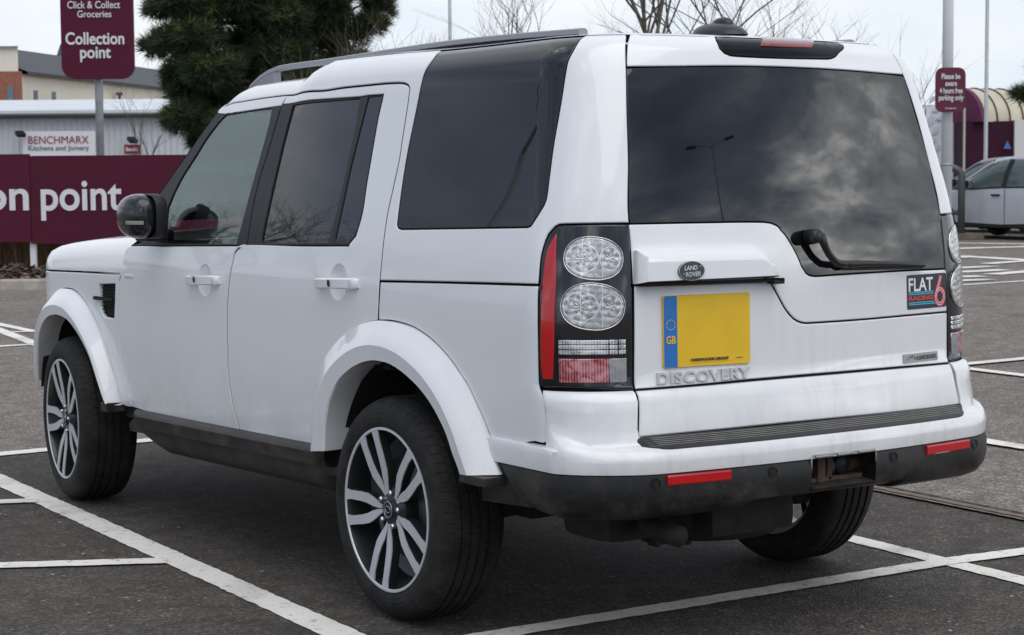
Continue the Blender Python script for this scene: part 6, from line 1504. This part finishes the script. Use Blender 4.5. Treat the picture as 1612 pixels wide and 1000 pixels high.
# ------------------------------------------------------------------ trees
BARK = mat('bark_grey_brown', (.105, .088, .068), .9, var=.35, vscale=9); TWIG = mat('twig_brown', (.125, .095, .072), .9, var=.25, vscale=3)
def bare_tree(name, base, h, seed, label, spread=.55, depth=6, r0=.14, lean=(0, 0), group=None, first=.35, twig=TWIG, fork=3):
    rnd = random.Random(seed); t = empty(name, base, label, 'tree', group or 'bare winter trees around the car park'); tk = MB(); cr = MB(); twc = [0]
    def grow(p, d, L_, r, lev):
        n_ = 4; pts = [p]; q = p; dd = d.copy()
        for i in range(n_):
            dd = (dd+Vector((rnd.uniform(-1, 1), rnd.uniform(-1, 1), rnd.uniform(-.4, .7)))*.13).normalized(); q = q+dd*(L_/n_); pts.append(q)
        r1 = r*.62
        rs = [r+(r1-r)*i/n_ for i in range(n_+1)]
        (tk if lev <= 1 else cr).tube(pts, rs, 0 if lev <= 2 else 1, n=8 if lev < 2 else (5 if lev < 4 else 3), cap=False)
        if lev >= depth or r < .0035: return
        k = fork if lev < 2 else rnd.choice((2, 3, 3, 4))
        for i in range(k):
            j = rnd.choice((2, 3, 4)) if i else 4
            if lev == 0: j = 4 if i < 2 else 3
            az = rnd.uniform(0, 2*pi); sp = spread*(rnd.uniform(.55, 1.25))
            ax = Vector((cos(az), sin(az), 0)); nd_ = (dd+ax*sp+Vector((0, 0, .10))).normalized()
            grow(pts[j], nd_, L_*rnd.uniform(.60, .84), rs[j]*rnd.uniform(.55, .80), lev+1)
    b0 = Vector(base); grow(b0, Vector((lean[0], lean[1], 1)).normalized(), h*first, r0, 0)
    o1 = tk.build('trunk', [BARK, twig], t, fix=False); o2 = cr.build('crown', [BARK, twig], t, fix=False); return t
def gp(px, depth): q = at(px, 300, depth); return Vector((q.x, q.y, 0))
bare_tree('bare_tree', gp(988, 33), 8.0, 20, 'bare forked tree rising directly behind the roof of the white car', spread=.75, depth=7, r0=.085, first=.44, fork=5)
bare_tree('bare_tree', gp(1140, 37), 7.6, 13, 'bare spreading tree behind the black roof aerial', spread=.95, depth=8, r0=.085, first=.33, fork=4)
bare_tree('bare_tree', gp(1225, 41), 7.0, 77, 'bare twiggy tree just right of the roof aerial', spread=.95, depth=8, r0=.070, first=.32, fork=4)
bare_tree('bare_tree', gp(850, 44), 7.2, 31, 'small bare tree showing its twig tips to the left of the forked tree', spread=.85, depth=8, r0=.075, first=.34, fork=4)
bare_tree('bare_tree', gp(925, 39), 6.4, 81, 'bare twiggy tree left of the forked tree, low behind the roof', spread=.95, depth=8, r0=.06, first=.30, fork=4)
bare_tree('bare_tree', gp(1065, 42), 6.8, 83, 'bare twiggy tree between the forked tree and the roof aerial', spread=.95, depth=8, r0=.06, first=.30, fork=4)
bare_tree('bare_tree', gp(1428, 36), 4.4, 45, 'thin bare sapling between the white car and the white pole', spread=.60, depth=6, r0=.040, first=.36)
bare_tree('bare_tree', gp(560, 40), 7.0, 59, 'twiggy bare tree standing against the right flank of the pine', spread=.62, depth=8, r0=.055, first=.26, fork=5, twig=mat('twig_grey', (.14, .11, .09), .9))
bare_tree('bare_tree', gp(628, 42), 7.6, 58, 'twiggy bare tree just right of the dark pine', spread=.60, depth=8, r0=.085, first=.24, fork=4)
bare_tree('bare_tree', gp(225, 47), 5.4, 66, 'thin bare shrub in front of the warehouse, left of the pine', spread=.8, depth=7, r0=.035, first=.30)
NEED = None
def needle_mat(name, a, b_):
    mt, n, l, b = node_mat(name); g = n.new('ShaderNodeNewGeometry'); ns = nd(n, 'ShaderNodeTexNoise', Scale=.9, Detail=5.0); l.new(g.outputs['Position'], ns.inputs['Vector'])
    l.new(mixc(n, l, rampn(n, l, ns.outputs[0], [(.35, 0.0), (.65, 1.0)]), a, b_), b.inputs['Base Color']); b.inputs['Roughness'].default_value = .65; b.inputs['Specular IOR Level'].default_value = .3; return mt
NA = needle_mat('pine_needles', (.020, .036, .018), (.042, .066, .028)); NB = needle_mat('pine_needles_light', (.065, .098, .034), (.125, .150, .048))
def pine(name, base, label, clumps, seed, depth, top):
    """clumps: (px, py, radius px, n) at about this depth"""
    rnd = random.Random(seed); t = empty(name, base, label, 'tree', 'dark pines beyond the car park'); tr = MB(); cr = MB(); b0 = Vector(base)
    tr.tube([b0, b0+Vector((.1, 0, top*.35)), b0+Vector((-.1, .1, top*.7)), b0+Vector((.05, 0, top))], [.26, .21, .14, .04], n=10)
    m = depth/FPX
    for (px, py, rp, cnt) in clumps:
        c = at(px, py, depth)+FH*rnd.uniform(-1.4, 1.6); R_ = rp*m
        z0 = max(.8, min(top-.3, c.z-rnd.uniform(.2, 1.2))); a = Vector((b0.x, b0.y, z0)); mid = a.lerp(c, .55)+Vector((0, 0, -.15))
        tr.tube([a, mid, c], [.075, .045, .015], n=6)
        for i in range(cnt):
            d = Vector((rnd.gauss(0, 1), rnd.gauss(0, 1), rnd.gauss(0, .62))); d = d.normalized()*R_*rnd.random()**.45; d.z *= .75; p = c+d
            out_ = (d.normalized() if d.length > 1e-6 else Vector((0, 0, 1)))+Vector((rnd.gauss(0, .5), rnd.gauss(0, .5), .45+rnd.gauss(0, .35)))
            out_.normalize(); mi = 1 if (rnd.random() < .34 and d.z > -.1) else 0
            s_ = out_.orthogonal().normalized(); s2 = out_.cross(s_)
            L_ = rnd.uniform(.14, .34)
            for k in range(7):                       # a tuft of needles
                an = 2*pi*k/7+rnd.uniform(-.3, .3); nd_ = (out_*1.0+(s_*cos(an)+s2*sin(an))*rnd.uniform(.5, 1.0)).normalized(); w_ = nd_.cross(out_)
                w_ = (w_.normalized() if w_.length > 1e-6 else s_)*.011
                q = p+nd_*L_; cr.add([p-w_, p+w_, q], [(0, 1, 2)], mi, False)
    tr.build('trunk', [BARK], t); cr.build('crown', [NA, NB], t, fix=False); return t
cl = []; rnd = random.Random(17)
# limbs of the pine as seen: ragged left edge, lower bough, big right mass
for (px, py, r, n_) in ((262, 18, 24, 150), (300, 8, 34, 260), (250, 75, 24, 150), (285, 70, 34, 280), (275, 112, 30, 220), (320, 60, 44, 420), (262, 130, 18, 90), (300, 148, 34, 280), (345, 110, 46, 460), (345, 20, 46, 420), (390, 60, 50, 520), (395, 10, 46, 400), (440, 30, 52, 520), (440, 85, 48, 480), (395, 115, 42, 400), (350, 160, 30, 240), (300, 185, 36, 320), (268, 190, 22, 150), (335, 200, 30, 260), (305, 218, 26, 180), (325, 240, 20, 120), (490, 60, 46, 450), (495, 15, 46, 420), (540, 45, 38, 320), (545, 95, 34, 240), (500, 105, 40, 350), (580, 30, 26, 130), (590, 5, 22, 100), (450, 130, 40, 330), (400, 160, 36, 260), (380, 200, 36, 220), (430, 175, 36, 220), (480, 150, 36, 220), (535, 130, 30, 150), (470, 200, 40, 200)):
    cl.append((px, py, r, int(n_*1.9)))
for i in range(46): cl.append((rnd.uniform(290, 590), rnd.uniform(-240, 10), rnd.uniform(26, 50), 380))
for i in range(12): cl.append((rnd.uniform(330, 520), rnd.uniform(-330, -220), rnd.uniform(22, 40), 160))
pine('pine_tree', gp(430, 44), 'large dark green pine with ragged boughs, left of the white car', cl, 4, 44.0, 10.2)
cl2 = [(1612, 150, 13, 110), (1628, 146, 18, 150)]+[(rnd.uniform(1625, 1800), rnd.uniform(60, 170), rnd.uniform(15, 34), 140) for i in range(16)]+[(rnd.uniform(1660, 1780), rnd.uniform(-120, 60), rnd.uniform(18, 34), 130) for i in range(12)]
pine('pine_tree', gp(1720, 38), 'dark pine bough poking in at the right edge over the store', cl2, 9, 38.0, 6.2)
for i, (x, y, h) in enumerate(((-12.5, 27, 9.5), (-16.5, 29, 10), (-10, 34, 11), (-21, 30, 10), (-26, 26, 11.5))):
    bare_tree('bare_tree', (x, y, 0), h, 90+i,  ['bare tree out to the left, nearest the boards', 'bare tree second from the boards in the row out to the left', 'bare tree farthest back in the row out to the left', 'bare tree second from the far end of the row out to the left', 'tallest bare tree at the far left end of the row'][i], spread=.8, depth=7, r0=.16, first=.26, fork=5)

# ------------------------------------------------------------------ lamp posts, pole sign
def post(name, base, h, r, label, head='double', arm=1.1, az=0.0, m_=GALV):
    t = empty(name, base, label, 'lamp post', 'lamp posts around the car park'); b0 = Vector(base); mb = MB(); mb.tube([b0, b0+Vector((0, 0, 1.2)), b0+Vector((0, 0, 1.25)), b0+Vector((0, 0, h))], [r*1.5, r*1.5, r, r*.75], n=12); mb.build('pole', m_, t)
    dirs = (0, pi) if head == 'double' else (0,)
    for d in dirs:
        v = Vector((cos(az+d), sin(az+d), 0)); a = MB(); a.tube([b0+Vector((0, 0, h-.1)), b0+v*arm*.4+Vector((0, 0, h+.12)), b0+v*arm+Vector((0, 0, h+.22))], r*.5, n=8); a.build('arm', m_, t)
        hd_ = MB(); c = b0+v*(arm+.3)+Vector((0, 0, h+.24)); hd_.box(c, (.70, .26, .12), rot=Matrix.Rotation(az+d, 3, 'Z') @ Matrix.Rotation(-.12, 3, 'Y'), bev=.05); hd_.build('lamp_head', BLACKM, t)
    return t
post('lamp_post', gp(711, 62), 11.5, .060, 'thin grey lamp post rising behind the roof rail of the white car')
post('lamp_post', gp(1551, 58), 12.0, .062, 'thin grey lamp post in front of the store arch')
post('lamp_post', (12.3, -21.8, 0), 11.0, .055, 'double-headed lamp post mirrored in the rear window', az=radians(20))
post('lamp_post', (-14.6, 19.6, 0), 8.4, .08, 'lamp post mirrored in the quarter window', head='single', arm=2.2, az=radians(-60))
pp = empty('sign_post', gp(1490, 30), 'thick white post carrying a small maroon parking notice', 'sign post')
mb = MB(); b0 = gp(1490, 30); mb.tube([b0, b0+Vector((0, 0, 7.5))], .084, n=20); mb.build('pole', mat('post_white', (.62, .64, .66), .4, coat=.2), pp)
for py in (120, 165, 259):
    mb = MB(); mb.lathe([(-.02, .085), (-.02, .089), (.02, .089), (.02, .085)], (b0.x, b0.y, at(1490, py, 30).z), 'z', 20); mb.build('band', GALV, pp)
mb = MB(); slab(mb, 1473, 106.5, 1520.5, 177, 29.80, .03, r=.115); mb.build('notice_panel', mat('maroon_notice', (.115, .018, .040), .4, spec=.4), pp)
text_on('lettering', pp, WHITEP, [('Please be', 1482, 1511.5, 124.5, 5.6, .02), ('aware', 1488, 1506, 135.5, 5.6, .02), ('4 hours free', 1479, 1515, 147, 5.6, .02), ('parking only', 1477.5, 1516.5, 158, 5.6, .02), ('Terms apply in store', 1487, 1505.5, 171.7, 1.6, .01)], 29.80)

# ------------------------------------------------------------------ the store
dB = 70.0
st = empty('supermarket', Vector((at(1540, 250, dB).x, at(1540, 250, dB).y, 0)), 'store with a maroon entrance under a cream barrel-vaulted canopy', 'building')
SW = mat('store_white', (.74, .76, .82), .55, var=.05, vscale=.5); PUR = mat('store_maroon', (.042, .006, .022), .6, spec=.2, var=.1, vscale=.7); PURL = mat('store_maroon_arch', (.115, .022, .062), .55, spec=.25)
CRM = None
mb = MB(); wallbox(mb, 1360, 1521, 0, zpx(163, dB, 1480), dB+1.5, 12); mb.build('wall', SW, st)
mb = MB()
for (px, py, s, a) in ((1467, 158, 15, .9), (1474, 172, 15, .5), (1466, 190, 17, 1.4), (1479, 150, 13, .2), (1472, 206, 15, 1.1), (1480, 186, 14, .3), (1468, 222, 14, .7), (1476, 232, 11, 1.3)):
    c = at(px, py, dB+1.42); L_ = s*dB/FPX; u_ = RH*cos(a)+Vector((0, 0, sin(a))); v_ = -RH*sin(a)+Vector((0, 0, cos(a)))
    mb.prism([c+u_*(L_*.5*cos(t))*1.0+v_*(L_*.24*sin(t)*(1+.5*cos(t))) for t in [2*pi*k/16 for k in range(16)]], FH*.05, 0)
mb.build('leaf_graphic', mat('leaf_grey', (.56, .58, .65), .6), st)
mb = MB(); wallbox(mb, 1516, 1597, 0, zpx(191, dB, 1560), dB, 9); mb.build('entrance_wall', PUR, st)
mb = MB(); wallbox(mb, 1516.5, 1519.5, 0, zpx(170, dB, 1520), dB-.12, .1); mb.build('door_frame', mat('frame_cream', (.45, .42, .36), .6), st)
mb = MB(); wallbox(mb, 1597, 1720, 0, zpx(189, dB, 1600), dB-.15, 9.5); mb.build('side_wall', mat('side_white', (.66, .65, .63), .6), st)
# barrel vault: quarter round seen from the side, running off to the right
ZS = zpx(192, dB, 1560); ZT = zpx(138, dB, 1560); a0 = at(1546, 250, dB-.3); rad = ZT-ZS
CRM = mat('canopy_cream', (.52, .48, .36), .55, var=.12, vscale=1.0)
vd = (RH*.84+FH*.54).normalized(); vq = Vector((-vd.y, vd.x, 0)); wv = 1.0*rad
def vault(q, o_=0.0): return [Vector((q.x, q.y, ZS))+vq*((wv+o_)*(1-cos(t)))-vq*o_+Vector((0, 0, (rad+o_)*sin(t))) for t in [pi/2*k/24 for k in range(25)]]+[Vector((q.x, q.y, ZS+rad+o_))+vq*(wv+.15), Vector((q.x, q.y, ZS))+vq*(wv+.15)]
Q0 = Vector((a0.x, a0.y, 0))+vd*.0; mb = MB(); mb.strip([vault(Q0+vd*k) for k in (0, 8)]); mb.build('canopy', CRM, st)
for k in (.75, 1.42, 2.1, 3.0, 4.2):
    mb = MB(); mb.tube(vault(Q0+vd*k, .02), .035, n=6)
    mb.build('canopy_rib', mat('rib_brown', (.10, .035, .045), .5), st)
mb = MB(); v0 = vault(Q0-vd*.12, .06); v1 = vault(Q0+vd*.10, .06); mb.strip([v0, v1]); mb.add(v0, [tuple(range(27))], 0, False); mb.build('arch_end', PURL, st)
mb = MB(); c = at(1586, 229, dB-.2); mb.prism([c+RH*x+Vector((0, 0, z)) for x, z in ((-.14, -.12), (.14, -.12), (0, .17))], FH*.04); tag(mb.build('hazard_sign', mat('sign_blue', (.06, .16, .42), .5)), 'little blue triangle sign on the maroon entrance wall', 'sign')

# far-off trees closing the view beyond the car park
rnd = random.Random(23); fwm = MB()
for i in range(9000):
    az = rnd.uniform(radians(-35), radians(75)); d_ = rnd.uniform(150, 175); h_ = 6.5*(.55+.45*sin(az*23)*sin(az*9+1))*rnd.random()**.7
    c = Vector((CAM[0]+sin(az)*d_, CAM[1]+cos(az)*d_, h_)); s = rnd.uniform(.3, .9); a = rnd.uniform(0, 6.3); b_ = rnd.uniform(-.8, .8)
    u_ = Vector((cos(a), sin(a), b_)).normalized()*s; v_ = u_.cross(Vector((rnd.uniform(-1, 1), rnd.uniform(-1, 1), rnd.uniform(-1, 1)))).normalized()*s*.5
    fwm.add([c-u_, c+v_, c+u_, c-v_], [(0, 1, 2, 3)], rnd.choice((0, 0, 1)), False)
tag(fwm.build('far_wood', [mat('wood_brown', (.085, .072, .060), .9), mat('wood_green', (.045, .055, .035), .9)], fix=False), kind='stuff', label='line of far-off trees beyond the car park', cat='wood')

# ------------------------------------------------------------------ parked cars on the right, trolley rail
def simple_car(base, rz, paint, label, rim_m=SILVER):
    t = empty('parked_car', base, label, 'car', 'cars parked on the far side', rz); M4 = Matrix.Translation(Vector(base)) @ Matrix.Rotation(rz, 4, 'Z')
    W2 = .86; X = lambda p: M4 @ Vector(p)
    # +y is the nose; stations of the side profile (y, sill z, belt z, half width)
    prof = [(-2.05, .42, .86, .62), (-1.98, .30, .93, .74), (-1.7, .26, .96, .83), (-1.2, .24, .96, .86), (-.2, .24, .935, .87), (.7, .24, .905, .865), (1.05, .24, .885, .86), (1.5, .26, .80, .83), (1.85, .30, .69, .74), (2.03, .38, .60, .60), (2.08, .46, .54, .45)]
    b = MB(); rows = []
    ys = [-2.05+4.13*i/60 for i in range(61)]
    def ip(k, y): return Tab([(p[0], p[k]) for p in prof])(y)
    for y in ys:
        z0, z1, hw = ip(1, y), ip(2, y), ip(3, y)
        for yc in (-1.28, 1.28):
            if abs(y-yc) < .36: z0 = max(z0, .30+sqrt(max(0, .36**2-(y-yc)**2))*1.02)
        hh = z1-z0; s = [(hw-.05, z0), (hw-.01, z0+.03 if hh > .1 else z0), (hw, z0+hh*.45), (hw-.012, z0+hh*.62), (hw-.02, z1-.05), (hw-.055, z1), (hw*.5, z1+.035), (0, z1+.045)]
        rows.append([X((-a, y, z)) for a, z in s]+[X((a, y, z)) for a, z in s[-2::-1]])
    b.strip(rows); b.add(rows[0], [tuple(range(15))]); b.add(rows[-1], [tuple(range(14, -1, -1))]); o = b.build('body', paint, t); smooth_by_angle(o, 40)
    # greenhouse
    gh = [(-1.92, .95, .96, .70), (-1.72, .95, 1.28, .66), (-1.5, .96, 1.42, .63), (-1.0, .96, 1.475, .62), (-.3, .95, 1.49, .62), (.15, .94, 1.44, .62), (.55, .92, 1.25, .65), (.95, .90, 1.02, .70), (1.18, .885, .895, .74)]
    g = MB(); r_ = MB(); rows = []; rr_ = []
    for i in range(41):
        y = -1.92+3.10*i/40; zb = Tab([(p[0], p[1]) for p in gh])(y); zt = Tab([(p[0], p[2]) for p in gh])(y); hw = Tab([(p[0], p[3]) for p in gh])(y); wb_ = .81
        f = (zt-zb)/.55; s = [(wb_, zb-.03), (wb_+(hw-wb_)*min(1, f)*.5, zb+(zt-zb)*.5), (hw, zt-.045), (hw-.05, zt), (0, zt+.025)]
        rows.append([X((-a, y, z)) for a, z in s]+[X((a, y, z)) for a, z in s[-2::-1]])
        rr_.append([X((-(hw+.006), y, zt-.055)), X((-(hw-.045), y, zt+.006)), X((0, y, zt+.032)), X(((hw-.045), y, zt+.006)), X(((hw+.006), y, zt-.055))])
    g.strip(rows); gl = g.build('window', mat('car_glass', (.085, .115, .110), .04, ior=1.7), t); smooth_by_angle(gl, 35)
    k0_, k1_ = 4, 28; r_.strip(rr_[k0_:k1_]); 
    for s in (0, 4):                                   # pillars: A, B, C
        r_.tube([Vector(q[s]) for q in rr_[k1_-2:41]], .030, n=6); r_.tube([Vector(q[s]) for q in rr_[0:k0_+3]], .06, n=6)
    r_.build('roof', paint, t)
    for s in (-1, 1):
        p = MB()
        for y in (-.22, -1.15): p.strip([[X((s*(.812), y+d, .95)), X((s*.728, y+d-.02, 1.22)), X((s*.632, y+d-.06, 1.45))] for d in (-.05, .05)])
        p.tube([X((s*.83, y, .945+(.0 if y < .4 else -.03))) for y in (-1.8, -1.0, -.2, .5, .95)], .014, n=6)
        p.build('pillar', BLACKM, t)
    for s in (-1, 1):
        m_ = MB(); m_.box(X((s*.97, .62, 1.0)), (.20, .11, .14), rot=Matrix.Rotation(rz, 3, 'Z'), bev=.04); m_.build('side_mirror', BLACKM if s < 0 else paint, t)
        for y in (-.08, -1.05): m_ = MB(); m_.box(X((s*.875, y, .80)), (.03, .20, .035), rot=Matrix.Rotation(rz, 3, 'Z'), bev=.01); m_.build('door_handle', BLACKM, t)
        dl_ = MB(); dl_.tube([X((s*.868, -.30, .93)), X((s*.876, -.30, .60)), X((s*.86, -.30, .28))], .006, n=4); dl_.tube([X((s*.866, .78, .88)), X((s*.872, .80, .60)), X((s*.855, .72, .28))], .006, n=4); dl_.build('door_seam', DARK, t)
        sk_ = MB(); sk_.box(X((s*.835, 0, .25)), (.05, 1.85, .09), rot=Matrix.Rotation(rz, 3, 'Z'), bev=.02); sk_.build('sill', BLACKM, t)
        hl_ = MB(); hl_.box(X((s*.62, 1.88, .63)), (.22, .25, .12), rot=Matrix.Rotation(rz, 3, 'Z'), bev=.05); hl_.build('headlight', mat('headlamp_clear', (.55, .57, .6), .1, coat=1), t)
        tl_ = MB(); tl_.box(X((s*.70, -1.93, .83)), (.16, .18, .22), rot=Matrix.Rotation(rz, 3, 'Z'), bev=.04); tl_.build('tail_lamp', REDL, t)
        for y in (-1.28, 1.28):
            w_ = MB(); c = X((s*.76, y, .305)); pr = [(-.10, .20), (-.10, .28), (-.08, .305), (.08, .305), (.10, .28), (.10, .20), (.085, .19)]
            n0 = len(w_.v); w_.lathe(pr, (0, 0, 0), 'x', 28); w_.v = [tuple(c+Matrix.Rotation(rz, 3, 'Z') @ Vector(v)) for v in w_.v]; wo = w_.build('wheel', TYRE if False else mat('plain_tyre', (.018, .018, .018), .8), t)
            q = MB(); q.lathe([(s*.095, 0), (s*.095, .04), (s*.08, .06)], (0, 0, 0), 'x', 20)
            for k in range(6):
                a = 2*pi*k/6; q.tube([(s*.088, .04*cos(a), .04*sin(a)), (s*.09, .185*cos(a), .185*sin(a))], .022, n=5)
            q.tube([(s*.085, .19*cos(2*pi*k/24), .19*sin(2*pi*k/24)) for k in range(25)], .014, n=5, cap=False); q.lathe([(s*.03, 0), (s*.03, .19)], (0, 0, 0), 'x', 20, 1); q.v = [tuple(c+Matrix.Rotation(rz, 3, 'Z') @ Vector(v)) for v in q.v]; q.build('rim', [rim_m, DARK], wo)
    und = MB(); und.box(X((0, 0, .27)), (1.4, 3.7, .16), rot=Matrix.Rotation(rz, 3, 'Z')); und.build('underfloor', UNDER, t); t.scale = (1.08, 1.08, 1.10); return t
SILP = mat('silver_paint', (.50, .51, .545), .38, metal=.2, coat=.8); SILP2 = mat('dark_grey_paint', (.20, .215, .24), .35, metal=.4, coat=.8)
fw = gnd(1507, 374); cx_ = fw.x+.78; cy_ = fw.y-1.28+.22
simple_car((cx_, cy_, 0), 0, SILP, 'silver hatchback on the right behind the trolley-bay rail')
simple_car((cx_+2.75, cy_+2.9, 0), 0, SILP2, 'grey car half hidden beyond the silver hatchback')
rl = empty('barrier_rail', gnd(1514, 374), 'grey steel hoop rail on a kerb in front of the silver hatchback', 'rail')
g0 = gnd(1513, 376); m_ = (g0-Vector(CAM)).dot(FX)/FPX; ld = Vector((-.66, .75, 0)); zt = at(1513, 265, m_*FPX).z
mb = MB(); cpts = [g0+Vector((0, 0, 0)), g0+Vector((0, 0, zt-.16)), g0+ld*.03+Vector((0, 0, zt-.06)), g0+ld*.13+Vector((0, 0, zt)), g0+ld*2.2+Vector((0, 0, zt)), g0+ld*2.3+Vector((0, 0, zt-.06)), g0+ld*2.33+Vector((0, 0, zt-.16)), g0+ld*2.33]
mb.tube(cpts, .072, n=14); mb.build('hoop', mat('rail_grey', (.11, .12, .12), .5, metal=.3), rl)
zm = at(1500, 335, m_*FPX).z; mb = MB(); mb.tube([g0+Vector((0, 0, zm)), g0+ld*2.3+Vector((0, 0, zm))], .05, n=10); mb.build('crossbar', MAT['rail_grey'], rl)
ki = MB(); c = g0-ld*.15; ki.box((c.x+ld.x*.9, c.y+ld.y*.9, .05), (.32, 2.4, .12), rot=Matrix.Rotation(atan2(ld.y, ld.x)-pi/2, 3, 'Z'), bev=.02); tag(ki.build('kerb_island', mat('kerb_brown', (.19, .15, .11), .9, var=.2, vscale=4)), kind='structure')
